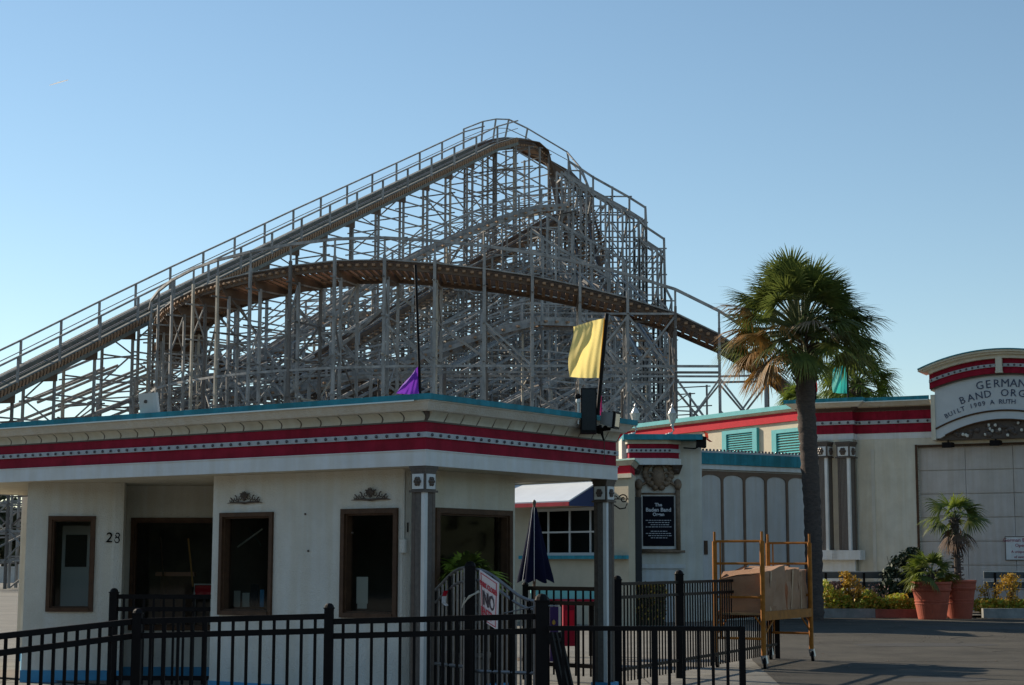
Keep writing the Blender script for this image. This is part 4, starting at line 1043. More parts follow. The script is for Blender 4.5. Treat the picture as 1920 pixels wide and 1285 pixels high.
# long raking timbers across the mass
r=random.Random(3); mb=MB(); fam=[]
for (x0,x1,st_,y0,Y0,sl,Lm) in ((270,1120,34,800,99,.52,230),(330,1150,40,740,109,.56,260),(560,1120,44,640,117,.56,230),(-80,240,46,800,96,.40,260),(-40,200,50,760,101,.42,200)):
    x=x0
    while x<x1:
        L=Lm*r.uniform(.7,1.1); yy=y0+r.uniform(-15,15)
        while L>40 and (yy-sl*L)<(lift_py(min(x+L,950)) if x+L<950 else 262+(x+L-950)*.62)+46: L-=12
        if L>60 and x+L<1240:
            p=W(x,yy,Y0+r.uniform(-2,2)); q=W(x+L,yy-sl*L,Y0+8+r.uniform(-2,2)); mb.bar(p,q,.12,.15)
        x+=st_*r.uniform(.85,1.15)
for i in range(20):
    px=r.uniform(420,1150); Y=r.uniform(100,128); py=r.uniform(520,760)
    ln=r.uniform(60,170); p=W(px,py,Y); q=W(px+ln,py-ln*r.uniform(.5,.75),Y+r.uniform(0,8))
    if q.z>2 and p.z>1:
        lim=(235+abs(px+ln-950)*.55)
        if py-ln*.6<lim+70: continue
        mb.bar(p,q,.08,.10)
ob=mb.build('raking_braces',wood,rc)
# ------------------------------------------------------------------ far trees and wall left of the booth
leafd=mat('foliage_far',(.05,.07,.035),.8,.5,.6); bark=mat('bark',(.11,.085,.065),.9,.3,5,.5,30)
def bushy(x,y,h,r,label,group,seed,cat='tree',m=None,trunk=True,nleaf=900,ls=.28,name='tree'):
    rr=random.Random(seed); t=thing(name,label,cat,(x,y,0),group)
    if trunk:
        mb=MB(); mb.tube([(x,y,0),(x+.1,y,h*.3),(x-.1,y,h*.6)],[.22*h/6,.16*h/6,.06*h/6],7)
        for k in range(5):
            a=k*1.3; mb.tube([(x,y,h*(.28+.05*k)),(x+math.cos(a)*r*.5,y+math.sin(a)*r*.5,h*(.55+.05*k))],[.08*h/6,.03*h/6],5)
        mb.build('trunk',bark,t)
    cl=[(rr.gauss(0,.42)*r,rr.gauss(0,.42)*r,h*.62+rr.gauss(0,.19)*h) for _ in range(14)]
    mb=MB()
    for i in range(nleaf):
        c=cl[i%14]; s=ls*rr.uniform(.5,1.2)
        p=Vector((x+c[0]+rr.gauss(0,.2)*r,y+c[1]+rr.gauss(0,.2)*r,max(.15,min(h,c[2]+rr.gauss(0,.09)*h))))
        a=Vector((rr.gauss(0,1),rr.gauss(0,1),rr.gauss(0,1))).normalized(); b=a.orthogonal().normalized(); c2=a.cross(b)
        mb.quad(p-b*s-c2*s*.6,p+b*s-c2*s*.5,p+b*s*.8+c2*s*.6,p-b*s*.7+c2*s*.7)
    mb.build('crown',m or leafd,t)
    return t
for i,(px,Y,h,r_,lab) in enumerate(((-30,132,6.5,4,'dark bushy tree behind the coaster timbers at the left edge'),(12,140,4.6,3.4,'low dark tree between the coaster timbers left of the booth'),(48,136,5.5,3.6,'dark tree close beside the left end wall of the booth'))):
    bushy((px-960)/3200*Y,Y,h,r_,lab,'dark trees left of the ticket booth',40+i,nleaf=1300,ls=.35)
lw_=thing('boundary_wall','low pale wall under the coaster left of the booth','wall',(-38,118,0))
mb=MB(); mb.box(-60,-26,118,118.2,0,1.0); mb.box(-60,-26,117.95,118.25,1.0,1.1); mb.build('wall',whitep,lw_)
for i in range(9): mb=MB(); mb.box(-58+i*4,-57.6+i*4,117.9,118.3,0,1.25); mb.build('pier',whitep,lw_)
# ------------------------------------------------------------------ palms
frond_g=mat('frond_green',(.16,.19,.04),.5,.0,5,col2=(.06,.09,.022),transl=.4)
frond_l=mat('frond_lime',(.24,.30,.04),.5,.0,6,col2=(.08,.12,.02),transl=.35)
frond_o=mat('frond_orange_brown',(.42,.20,.04),.6,.0,4,col2=(.15,.10,.03),transl=.3)
frond_d=mat('frond_dead',(.34,.25,.15),.8,.0,6,col2=(.16,.10,.06))
petm=mat('petiole',(.09,.11,.035),.6,.2,5)
def frond(mb, O, az, el, pet, R, n, rr, m=0, pm=1, spread=1.85, droop=.5, wid=.03, fold=.35):
    d=Vector((math.cos(az)*math.cos(el),math.sin(az)*math.cos(el),math.sin(el)))
    # petiole bends down
    pts=[]; 
    for k in range(5):
        t=k/4; pts.append(O+d*(pet*t)+Z3*(-.18*pet*t*t))
    mb.tube(pts,[.022*pet+.006]*2+[.014*pet+.004]*3,4,pm,cap=False)
    c=pts[-1]; d2=(pts[-1]-pts[-2]).normalized()
    s=d2.cross(Z3); 
    if s.length<.1: s=Vector((math.cos(az+1.57),math.sin(az+1.57),0))
    s.normalize(); nn=s.cross(d2).normalized()
    roll=rr.uniform(-.6,.6); s,nn=(s*math.cos(roll)+nn*math.sin(roll)),(nn*math.cos(roll)-s*math.sin(roll))
    for i in range(n):
        a=-spread+2*spread*i/(n-1)+rr.uniform(-.03,.03)
        ld=(d2*math.cos(a)+s*math.sin(a)+nn*(-fold*abs(math.sin(a))+rr.uniform(-.06,.06))).normalized()
        L=R*(1-.22*abs(a)/spread)*rr.uniform(.88,1.08); side=ld.cross(nn).normalized()
        w=wid*rr.uniform(.8,1.2); pr=None
        for k,(t,ww) in enumerate(((0,.45),(.4,1.0),(.72,.7),(1.0,.05))):
            p=c+ld*(L*t)+Z3*(-droop*L*max(0,t-.3)**2*rr.uniform(.7,1.5))
            q=(p-side*w*ww+nn*w*.25*ww,p+side*w*ww+nn*w*.25*ww)
            if pr: mb.quad(pr[0],pr[1],q[1],q[0],m)
            pr=q
def palm_trunk(mb, pts, rads, n=18, rough=.12):
    P=[Vector(p) for p in pts]; rings=[]; m=90
    for i in range(m+1):
        t=i/m*(len(P)-1); k=min(int(t),len(P)-2); f=t-k; c=P[k].lerp(P[k+1],f); r=rads[k]*(1-f)+rads[k+1]*f
        rings.append((c,r*(1+.05*((i%3)-1))))
    base=len(mb.v)
    for i,(c,r) in enumerate(rings):
        for j in range(n):
            a=2*math.pi*j/n; q=r*(1+rough*noise.noise((math.cos(a)*3,math.sin(a)*3,c.z*6)))
            mb.v.append((c.x+q*math.cos(a),c.y+q*math.sin(a),c.z))
    for i in range(m):
        for j in range(n):
            j2=(j+1)%n; mb.f.append((base+i*n+j,base+i*n+j2,base+(i+1)*n+j2,base+(i+1)*n+j)); mb.m.append(0)
PYm=43.0
tw_=lambda px,py,Y=PYm: W(px,py,Y)
pb_=tw_(1524,1150); pb_.z=0; pt_=tw_(1508,668)
palm=thing('palm_tree','tall fan palm with full round crown and orange lower fronds, rising before the arched screen','palm tree',(pb_.x,PYm,0))
trk=mat('palm_trunk',(.11,.082,.068),.95,.0,9,.9,40,col2=(.06,.048,.042),stretch=(1,1,2.5))
mb=MB(); palm_trunk(mb,[pb_,tw_(1526,1050),tw_(1523,950),tw_(1517,850),tw_(1511,760),tw_(1509,700),pt_],[.27,.215,.215,.225,.235,.25,.22]); mb.build('trunk',trk,palm,smooth=True)
# old leaf bases at the neck
mb=MB(); rr=random.Random(5)
for i in range(170):
    t=rr.uniform(0,1); c=tw_(1510,715).lerp(pt_,t); a=rr.uniform(0,6.28); R=.21
    p=c+Vector((math.cos(a)*R,math.sin(a)*R,0)); q=p+Vector((math.cos(a)*.13,math.sin(a)*.13,rr.uniform(.02,.16))); mb.bar(p-Z3*.08,q,.05,.025)
for i in range(70):
    a=rr.uniform(0,6.28); el=rr.uniform(-.3,1.2); p=pt_+Z3*rr.uniform(-.15,.35); d=Vector((math.cos(a)*math.cos(el),math.sin(a)*math.cos(el),math.sin(el)))
    mb.tube([p,p+d*rr.uniform(.3,.6)],[.03,.015],4)
mb.build('leaf_bases',mat('leaf_base',(.13,.09,.06),.9,.4,12),palm)
cr=MB(); rr=random.Random(11); O=pt_+Z3*.80-Vector((.06,0,0)); up=0
nfr_=92
for i in range(nfr_):
    f=(i+.5)/nfr_; az=i*2.39996+rr.uniform(-.2,.2); el=math.radians(88-(108 if math.cos(az)<0 else 95)*f**.9)+rr.uniform(-.08,.08)
    lo=f>.72; left=math.cos(az)<-.4
    pet=rr.uniform(.95,1.4)*(1.2 if math.cos(az)<-.3 else 1.04); R=rr.uniform(.82,1.02)
    mm=0
    if lo and left and rr.random()<.6: mm=2
    elif f>.5 and left and rr.random()<.35: mm=2
    elif f>.5 and rr.random()<.03: mm=3
    frond(cr,O+Vector((math.cos(az)*.1,math.sin(az)*.1,-.3*f)),az,el,pet,R,38,rr,mm,1,droop=.18+.42*f,wid=.023)
cr.build('crown',[frond_g,petm,frond_o,frond_d],palm)
mb=MB()
for i in range(3):
    az=rr.uniform(2.3,4.2); frond(mb,O-Z3*.25,rr.uniform(2.7,3.6),math.radians(rr.uniform(-40,-25)),rr.uniform(.9,1.2),.75,20,rr,0,1,droop=.9,wid=.02,spread=1.2)
mb.build('dead_fronds',[frond_d,petm],palm)
# second palm behind the building
Y2=66; c2_=W(1606,722,Y2)
p2=thing('palm_tree','smaller fan palm behind the organ house roof beside the teal flag','palm tree',(c2_.x,Y2,0))
mb=MB(); palm_trunk(mb,[(c2_.x,Y2,0),(c2_.x+.1,Y2,c2_.z*.5),(c2_.x,Y2,c2_.z)],[.25,.22,.25]); mb.build('trunk',trk,p2,smooth=True)
mb=MB(); rr=random.Random(21)
for i in range(50):
    f=(i+.5)/50; el=math.radians(85-110*f); az=i*2.39996; frond(mb,c2_,az,el,rr.uniform(.9,1.25),rr.uniform(.85,1.05),28,rr,0 if rr.random()<.75 else 2,1,droop=.6,wid=.028)
mb.build('crown',[frond_l,petm,frond_g],p2)
Y3=60; c3_=W(1500,752,Y3)
p3=thing('palm_tree','small yellow green palm showing just left of the tall palm trunk above the hall roof','palm tree',(c3_.x,Y3,0))
mb=MB(); palm_trunk(mb,[(c3_.x,Y3,0),(c3_.x,Y3,c3_.z*.5),(c3_.x,Y3,c3_.z)],[.2,.18,.2]); mb.build('trunk',trk,p3,smooth=True)
mb=MB()
for i in range(30):
    f=(i+.5)/30; el=math.radians(80-110*f); az=i*2.39996; frond(mb,c3_,az,el,rr.uniform(.3,.6),rr.uniform(.6,.75),22,rr,0,1,droop=.6,wid=.026)
mb.build('crown',[frond_l,petm],p3)
# ------------------------------------------------------------------ terracotta pots with palms
def pot(px,pw_,pyt,pyb,Y,label,plabel,spec,group='terracotta pots by the flower bed'):
    a=W(px-pw_/2,pyt,Y); b=W(px+pw_/2,pyt,Y); R=(b.x-a.x)/2; H=W(px,pyt,Y).z; x=(a.x+b.x)/2
    o=thing('flower_pot',label,'pot',(x,Y,0),group)
    mb=MB(); mb.lathe((x,Y,0),[(R*.66,0),(R*.68,.03),(R*.79,H*.36),(R*.80,H*.40),(R*.825,H*.405),(R*.825,H*.44),(R*.80,H*.445),(R*.81,H*.47),(R*.835,H*.475),(R*.84,H*.51),(R*.82,H*.515),(R*.90,H*.74),(R*.95,H*.76),(R*.97,H*.80),(R*.94,H*.82),(R*.96,H*.92),(R*1.0,H*.95),(R,H),(R*.9,H),(R*.88,H*.9),(0.01,H*.9)],36); mb.build('pot',terracotta,o,smooth=False)
    mb=MB(); mb.lathe((x,Y,H*.9),[(R*.87,0),(R*.5,.03),(.01,.04)],20); mb.build('soil',mat('soil',(.05,.035,.025),.95,.4,12),o)
    for f in o.children[0].data.polygons: f.use_smooth=False
    return o,x,H
pt1,x1,H1=pot(1746,76,1091,1157,43.8,'front terracotta pot with raised rings, left of the pair',None,None)
pt2,x2_,H2=pot(1797,66,1088,1156,44.4,'rear terracotta pot, redder and partly hidden behind the front pot',None,None)
def potpalm(label,x,Y,z0,trunk_h,n,pet,R,elmin,seed,lean=0,skirt=0,mats=None,base=0):
    rr=random.Random(seed); o=thing('potted_palm',label,'palm',(x,Y,z0),group='small palms growing in the terracotta pots')
    top=Vector((x+lean,Y,z0+trunk_h))
    mb=MB(); mb.tube([(x,Y,z0-.05),(x+lean*.4,Y,z0+trunk_h*.5),top],[.09,.08,.1],9)
    for i in range(int(60*trunk_h)+8):
        t=rr.random(); a=rr.uniform(0,6.28); c=Vector((x+lean*t,Y,z0+trunk_h*t)); mb.bar(c,c+Vector((math.cos(a)*.16,math.sin(a)*.16,rr.uniform(-.05,.12))),.03,.02)
    mb.build('trunk',trk,o)
    mb=MB()
    for i in range(n):
        f=(i+.5)/n; el=math.radians(80-(80-elmin)*f); az=i*2.39996+rr.uniform(-.3,.3)
        frond(mb,top,az,el,pet*rr.uniform(.8,1.15),R*rr.uniform(.85,1.1),24,rr,0 if rr.random()<.5 else 2,1,droop=.5,wid=.022,spread=1.5)
    mb.build('crown',[frond_l,petm,frond_g],o)
    if skirt:
        mb=MB()
        for i in range(skirt):
            az=i*2.39996; frond(mb,top-Z3*rr.uniform(.05,.4),az,math.radians(rr.uniform(-65,-15)),pet*.6,R*.75,16,rr,0 if rr.random()<.7 else 2,1,droop=.7,wid=.016,spread=1.0)
        mb.build('dead_fronds',[mat('frond_dead_dark',(.15,.085,.05),.8,.0,6,col2=(.06,.035,.025)),petm,frond_o],o)
    return o
potpalm('low bushy palm in the front terracotta pot',x1,43.8,H1*.9,.28,18,.38,.50,-12,3,0,6)
zc=W(1788,945,44.4).z
potpalm('taller palm with dead brown skirt standing in the rear terracotta pot',x2_,44.4,H2*.9,zc-H2*.9-.35,13,.42,.62,-8,8,-.05,9)
# ------------------------------------------------------------------ flower bed, kerbs, benches
curbm=mat('kerb_concrete',(.30,.30,.28),.9,.0,2.5,.4,30,col2=(.17,.18,.17))
def kerb(px0,px1,Y,h,m,label,py=None):
    a=hit((0,Y),(1,0),px0); b=hit((0,Y),(1,0),px1)
    mb=MB(); mb.hexa([(a,Y,0),(b,Y,0),(b,Y+.2,0),(a,Y+.2,0),(a,Y+.02,h),(b,Y+.02,h),(b,Y+.2,h),(a,Y+.2,h)]); o=mb.build('kerb',m,None,origin=(a,Y,0)); props(o,kind='structure'); return o
kerb(1440,1640,44.8,.24,curbm,''); kerb(1640.5,1730,44.8,.23,mat('red_kerb',(.30,.10,.07),.9,.4,3),''); kerb(1842,2100,44.6,.26,curbm,'')
soilm=mat('bed_soil',(.06,.045,.03),.95,.4,8,.5,30)
sheet('flower_bed',[(6.4,45.0),(30,45.0),(30,47.6),(6.4,47.6)],.10,soilm)
cov_g=mat('groundcover_lime',(.48,.52,.06),.6,.0,8,col2=(.22,.28,.04),transl=.35)
cov_y=mat('leaf_yellow',(.66,.42,.05),.6,.0,8,col2=(.28,.17,.03),transl=.3)
cov_p=mat('leaf_dry_purple',(.20,.11,.10),.7,.3,9)
def leafcloud(mb, n, box, s, rr, m=0, hf=None):
    for i in range(n):
        x=rr.uniform(box[0],box[1]); y=rr.uniform(box[2],box[3]); hmax=hf(x) if hf else box[5]
        z=box[4]+(hmax-box[4])*rr.random()**.7
        a=Vector((rr.gauss(0,1),rr.gauss(0,1),rr.gauss(0,1)+.6)).normalized(); b=a.orthogonal().normalized(); c=a.cross(b); q=s*rr.uniform(.6,1.3); p=Vector((x,y,z))
        mb.quad(p-b*q,p-c*q*.6,p+b*q,p+c*q*.6,m if rr.random()<.66 else (m+1)%2)
rr=random.Random(9); mb=MB()
xa=hit((0,45.4),(1,0),1500); xb=hit((0,45.4),(1,0),1716)
leafcloud(mb,5200,(xa,xb,45.05,46.0,.15,.6),.05,rr,0,hf=lambda x:.56+.38*noise.noise((x*2.6,0,0))+(.18 if x<xa+1.1 else 0))
xa2=hit((0,45.4),(1,0),1832); xb2=hit((0,45.4),(1,0),2000)
leafcloud(mb,2600,(xa2,xb2,45.1,46.0,.15,.6),.055,rr,0,hf=lambda x:.45+.25*noise.noise((x*1.3,3,0)))
props(mb.build('ground_cover',[cov_g,cov_y]),'lime green and yellow ground cover plants behind the kerb','ground cover',kind='stuff')
def bushplant(px,Y,pytop,wpx,label,m,seed,n=900,name='flowering_plant',s=.045,cat='plant',grp=None,ybot=.1):
    rr=random.Random(seed); x=hit((0,Y),(1,0),px); zt=W(px,pytop,Y).z; r=wpx/2*Y/3200
    o=thing(name,label,cat,(x,Y,0),grp); mb=MB()
    for k in range(9):
        a=rr.uniform(0,6.28); mb.tube([(x+rr.uniform(-.1,.1),Y,ybot),(x+math.cos(a)*r*.6,Y+math.sin(a)*r*.4,zt*rr.uniform(.6,.9))],[.012,.006],4)
    mb.build('stems',bark,o)
    mb=MB()
    nc=60 if n>2000 else 16; cs=[(rr.uniform(-r,r)*.9,rr.uniform(-r,r)*.35,rr.uniform(.12,.97)) for _ in range(nc)]
    if nc==60: cs=[(x_,y_,z_) for x_,y_,z_ in cs if z_<1.05-.7*max(0,-x_/r) and z_>-.1][:60]
    for i in range(n):
        c=cs[i%len(cs)]; k=1-abs(c[2]-.5)*.5; p=Vector((x+c[0]*k+rr.gauss(0,.07),Y+c[1]+rr.gauss(0,.07),max(ybot,min(zt*1.02,zt*c[2]+rr.gauss(0,.07)))))
        a=Vector((rr.gauss(0,1),rr.gauss(0,1),rr.gauss(0,1))).normalized(); b=a.orthogonal().normalized(); c2=a.cross(b); q=s*rr.uniform(.6,1.3)
        mb.quad(p-b*q,p-c2*q*.5,p+b*q,p+c2*q*.5)
    mb.build('foliage',m,o); return o
bushplant(1600,45.6,1074,44,'tall golden orange bushy plant in the flower bed, brightest of them',cov_y,1,1300)
bushplant(1566,45.7,1092,40,'dry purplish brown plant just left of the golden plant',cov_p,2,600)
bushplant(1637,45.6,1096,20,'thin dry stems right of the golden plant',cov_p,3,120,s=.03)
bushplant(1655,45.7,1098,22,'thin bare stems halfway between golden plant and pots',cov_p,4,110,s=.03)
bushplant(1855,45.5,1083,44,'yellowing leggy plant right of the rear pot',cov_y,5,420)
bushplant(1896,45.4,1078,44,'golden yellow plant at the right edge of the flower bed',cov_y,6,520)
gsh=mat('shrub_dark_green',(.035,.065,.03),.7,.5,6)
bushplant(1690,46.9,1030,104,'dark green loose shrub against the organ house wall',gsh,7,5200,name='shrub',s=.07,cat='shrub')
# metal benches
def bench(px0,px1,Y,label,pyt=1073):
    a=hit((0,Y),(1,0),px0); b=hit((0,Y),(1,0),px1); o=thing('bench',label,'bench',((a+b)/2,Y,0),group='long metal benches along the wall')
    zt=W((px0+px1)/2,pyt,Y).z; bm_=mat('bench_grey_blue',(.055,.07,.08),.6,.3,4,stretch=(.4,1,6))
    for (dz,y0,y1,h) in ((0,0,.05,.17),(-.27,0.0,.05,.17)): mb=MB(); mb.box(a,b,Y+y0,Y+y1,zt+dz-h,zt+dz); mb.build('backrest_plank',bm_,o); mb=MB(); mb.box(a,b,Y+y0-.004,Y+y1,zt+dz,zt+dz+.022); mb.build('highlight_strip',metal,o)  # pale strip along each plank top is a painted highlight
    mb=MB(); mb.box(a,b,Y-.45,Y-.08,.42,.46); mb.build('seat',bm_,o)
    n=5
    for i in range(n):
        x=a+.3+(b-a-.6)*i/(n-1); mb=MB(); mb.box(x-.03,x+.03,Y-.03,Y-.001,0.1,zt-.02); mb.box(x-.03,x+.03,Y-.42,Y-.36,.1,.418); mb.box(x-.03,x+.03,Y-.42,Y-.0,.36,.419); mb.build('leg',blackm,o)
bench(1528,1712,47.2,'long grey metal bench behind the flower bed left of the pots')
bench(1845,2000,47.2,'long grey metal bench behind the flower bed right of the pots')
# hedge behind the iron fence
rr=random.Random(4); mb=MB(); ha=hit((0,39),(1,0),1150); hb=hit((0,39),(1,0),1246)
hz=W(1200,1093,39).z
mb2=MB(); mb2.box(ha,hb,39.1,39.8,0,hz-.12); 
leafcloud(mb,3600,(ha-.05,hb+.05,38.95,39.9,.1,hz),.045,rr,0)
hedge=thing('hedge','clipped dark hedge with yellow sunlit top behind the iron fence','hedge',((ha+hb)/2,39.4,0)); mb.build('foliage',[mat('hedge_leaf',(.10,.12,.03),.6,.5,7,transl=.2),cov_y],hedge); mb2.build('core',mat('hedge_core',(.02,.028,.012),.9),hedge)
# ------------------------------------------------------------------ iron fences
def fence(name_label, posts, z_top, rails, pick=.125, pk_top=None, pk_bot=.08, pkw=.024, postw=.06, posth=None, group=None, parts=True, loc=None, cap=True, pskip=(), railh=.048):
    """posts: list of (x,y,post_height); rails: heights (z) per rail"""
    p0=posts[0]; o=thing('iron_fence',name_label,'fence',(p0[0],p0[1],0),group)
    for i,(x,y,h,w) in enumerate(posts):
        if h<=0: continue
        mb=MB(); mb.box(x-w/2,x+w/2,y-w/2,y+w/2,0,h)
        if cap:
            mb.box(x-w*.58,x+w*.58,y-w*.58,y+w*.58,h,h+.012); mb.blob((x,y,h+.012),(w*.55,w*.55,w*.5),0,10,6)
        mb.build('post',blackm,o)
    for (a,b) in zip(posts,posts[1:]):
        A_=Vector((a[0],a[1])); B_=Vector((b[0],b[1])); L=(B_-A_).length
        for r_ in rails:
            za,zb=(r_ if isinstance(r_,tuple) else (r_,r_))
            mb=MB(); mb.bar(v3(A_,za),v3(B_,zb),.035,railh); mb.build('rail',blackm,o)
        n=int(round(L/pick)); src=None
        for k in range(1,n):
            t=k/n; p=A_.lerp(B_,t); ti=rails[0]; zt=(ti[0]+(ti[1]-ti[0])*t if isinstance(ti,tuple) else ti)+(pk_top or 0)
            if pkw:
                mb=MB(); mb.box(p.x-pkw/2,p.x+pkw/2,p.y-pkw/2,p.y+pkw/2,pk_bot,zt); mb.build('picket',blackm,o)
    return o
YF=14.5
wf=lambda px,py,Y=YF: W(px,py,Y)
q0=wf(258,1163); q1=wf(617,1154); q2=wf(1016,1146,14.6)
fl=wf(258,1183); 
ph=wf(617,1142).z
fence('black iron fence in front of the ticket booth, its long middle run with two posts',[(q0.x,YF,wf(258,1152).z,.075),(q1.x,YF,ph,.075),(q2.x,14.6,wf(1016,1128,14.6).z,.11)],0,[(q0.z-.01,(q0.z+q2.z)/2-.005),(q0.z-.13,(q0.z+q2.z)/2-.125),.15],pick=.1165,group='black iron fences')
ql=wf(-60,1200,13.2)
fence('black iron fence section angling towards the lower left corner, left of the corner post',[(ql.x,13.2,ql.z+.05,.07),(q0.x-.04,YF,0,.07)],0,[(ql.z,q0.z-.012),(ql.z-.13,q0.z-.132),.15],pick=.12,group='black iron fences')
qr0=wf(1034,1179); qr1=wf(1391,1179)
fence('low black iron barrier ending in a square post before the scaffold',[(qr0.x-.03,YF,0,.08),(wf(1217,1,YF).x,YF,qr1.z-.01,.05),(qr1.x,YF,qr1.z+.02,.05)],0,[qr1.z,.15],pick=.128,group='black iron fences',cap=False,railh=.04)
# recess fence in front of the wide window
YR=18.9; g0=W(214,1112,YR); g1x=hit((0,YR),(1,0),404); zr=W(300,1119,YR).z
fence('short black iron fence in the booth recess below the wide window',[(g0.x,YR,g0.z,.085),(g1x,YR+.0,0,.06)],0,[zr,zr-.135,.15],pick=.108,group='black iron fences')
# fence running back towards the scaffold
a_=Vector((W(1151,1,19.3).x,19.3)); b_=Vector((W(1262,1,21.3).x,21.3)); c_=Vector((W(1436,1,25.6).x,25.6))
fence('tall black iron fence running back from the porch column past the scaffold',[(a_.x,a_.y,1.21,.09),(b_.x,b_.y,1.26,.10),(c_.x,c_.y,1.2,.07)],0,[1.17,1.02,.22],pick=.108,group='black iron fences',railh=.035,pkw=.018)
d_=Vector((W(986,1,21.0).x,21.0)); e_=Vector((W(1130,1,20.2).x,20.2))
zd=W(1060,1104,20.6).z
fence('black iron fence behind the porch with teal and red things beyond',[(d_.x,d_.y,zd+.03,.07),(e_.x,e_.y,1.2,.09)],0,[zd,zd-.17,.2],pick=.112,group='black iron fences')
# ------------------------------------------------------------------ gate
gt=thing('iron_gate','black iron double gate with swooping arched top between booth and fence','gate',(W(885,1,16.6).x,16.6,0))
silv=mat('worn_gate_metal',(.30,.28,.27),.35,.3,9,metal=.6)
def leaf(P,Q,zs_top,zs_low,midz,n,flip):
    """zs: functions of t for the two curved top rails"""
    P=Vector(P);Q=Vector(Q); g=MB(); N=20
    at=lambda t,z: Vector((P.x+(Q.x-P.x)*t,P.y+(Q.y-P.y)*t,z))
    g.tube([at(i/N,zs_top(i/N)) for i in range(N+1)],.017,6); g.tube([at(i/N,zs_low(i/N)) for i in range(N+1)],.015,6)
    g.tube([at(0,.06),at(0,zs_top(0))],.02,6); g.tube([at(1,.06),at(1,zs_top(1))],.02,6)
    g.tube([at(0,midz),at(1,midz)],.018,6); g.tube([at(0,.12),at(1,.12)],.018,6)
    lf=g.build('gate_leaf',silv,gt,smooth=False)
    for k in range(1,n):
        t=k/n; mb=MB(); th=.011 if k%4 else .02; mb.tube([at(t,.08),at(t,zs_top(t))],th,5); mb.build('picket',blackm if k%4==0 else silv,lf)
zw=lambda px,py,Y: W(px,py,Y).z
Pl=(W(799,1,17.3).x,17.3); Ql=(W(878,1,16.5).x,16.5)
zt0,zt1=zw(799,1121,17.3),zw(878,1065,16.5); zl0,zl1=zw(799,1143,17.3),zw(878,1091,16.5)
sw=lambda a,b: (lambda t: a+(b-a)*(.5-.5*math.cos(math.pi*t)))
leaf(Pl,Ql,sw(zt0,zt1),sw(zl0,zl1),.42,12,0)
Pr=(W(896,1,16.5).x,16.5); Qr=(W(1003,1,16.2).x,16.2)
zt0,zt1=zw(896,1068,16.5),zw(1003,1127,16.2); zl0=zw(896,1088,16.5); zl1=zw(1003,1143,16.2)
leaf(Pr,Qr,sw(zt0,zt1),sw(zl0,zl1),.38,13,1)
for (px,Y,py,w) in ((794,17.35,1122,.09),(887,16.5,1062,.10),(1018,16.15,1128,.12)):
    x=W(px,1,Y).x; z=zw(px,py,Y); mb=MB(); mb.box(x-w/2,x+w/2,Y-w/2,Y+w/2,0,z); mb.blob((x,Y,z),(w*.55,w*.55,w*.5),0,10,6); mb.build('gate_post',blackm,gt)
# park closed board
TL=W(899,1069,16.15); TR=W(934,1093,15.75); BR=W(931,1181,15.75); BL_=W(903,1163,16.15)
bo=thing('closed_sign','white board reading PARK CLOSED NO ENTRY hung askew on the gate','sign',tuple(BL_))
ax=(TR-TL); Lx=ax.length; ax.normalize(); az=(TL-BL_); Lz=az.length; az.normalize(); nrm=ax.cross(az).normalized()
if nrm.y>0: nrm=-nrm
mb=MB(); nn_=nrm*.012; mb.hexa([BL_,BR,BR-nn_,BL_-nn_,TL,TR,TR-nn_,TL-nn_]); mb.build('board',mat('board_white',(.78,.66,.63),.6),bo)
rl_=mat('red_lettering',(.55,.03,.05),.6); bl_=mat('black_lettering',(.06,.03,.04),.6)
ctr=lambda t: TL.lerp(TR,.5).lerp(BL_.lerp(BR,.5),t)
mb=MB(); text(mb,'PARK CLOSED',Lx*.145,ctr(.25)+nrm*.001,ax,az,nrm,.003,weight=.002); text(mb,'ENTRY',Lx*.26,ctr(.82)+nrm*.001,ax,az,nrm,.003,weight=.002)
e_=.012
for (t0,t1,u0,u1) in ((.06,.94,.03,.05),(.06,.94,.95,.97),(.06,.10,.05,.95),(.90,.94,.05,.95)):
    Pq=lambda u,v: TL.lerp(TR,u).lerp(BL_.lerp(BR,u),v)+nrm*.0015
    mb.quad(Pq(t0,u0),Pq(t1,u0),Pq(t1,u1),Pq(t0,u1))
mb.build('red_lettering',rl_,bo)
mb=MB(); text(mb,'NO',Lx*.42,ctr(.53)+nrm*.001,ax,az,nrm,.003,weight=.003); mb.build('black_lettering',bl_,bo)
# torn tape and cord
mb=MB(); pts=[(836,1108),(833,1118),(832,1130),(838,1136)]
for i in range(3):
    a=W(*pts[i],16.75); b=W(*pts[i+1],16.75); w=.022; mb.quad(a-Vector((w,0,0)),a+Vector((w,0,0)),b+Vector((w*.9,0.01,0)),b-Vector((w*.9,0.01,0)),0 if i==0 else 1)
o=mb.build('torn_tape',[redb,mat('tape_white',(.8,.75,.72),.6)],None,origin=tuple(W(833,1136,16.75))); props(o,'scrap of red and white tape tied to the left gate leaf','tape')
mb=MB(); mb.tube([W(899,1110,16.4),W(880,1118,16.3),W(868,1134,16.3)],.008,5); mb.tube([W(897,1108,16.4),W(876,1124,16.3),W(872,1120,16.35),W(866,1140,16.3)],.006,5)
o=mb.build('cord',mat('cord_pale',(.6,.5,.38),.8),None,origin=tuple(W(868,1134,16.3))); props(o,'pale loose cord hanging at the middle of the gate beside the closed sign','cord')
mb=MB(); mb.tube([W(945,1150,16.2),W(1003,1137,16.05),W(1046,1136,15.9)],.006,5); o=mb.build('chain',silv,None,origin=tuple(W(945,1150,16.2))); props(o,'thin pale chain strung from gate to post','chain')
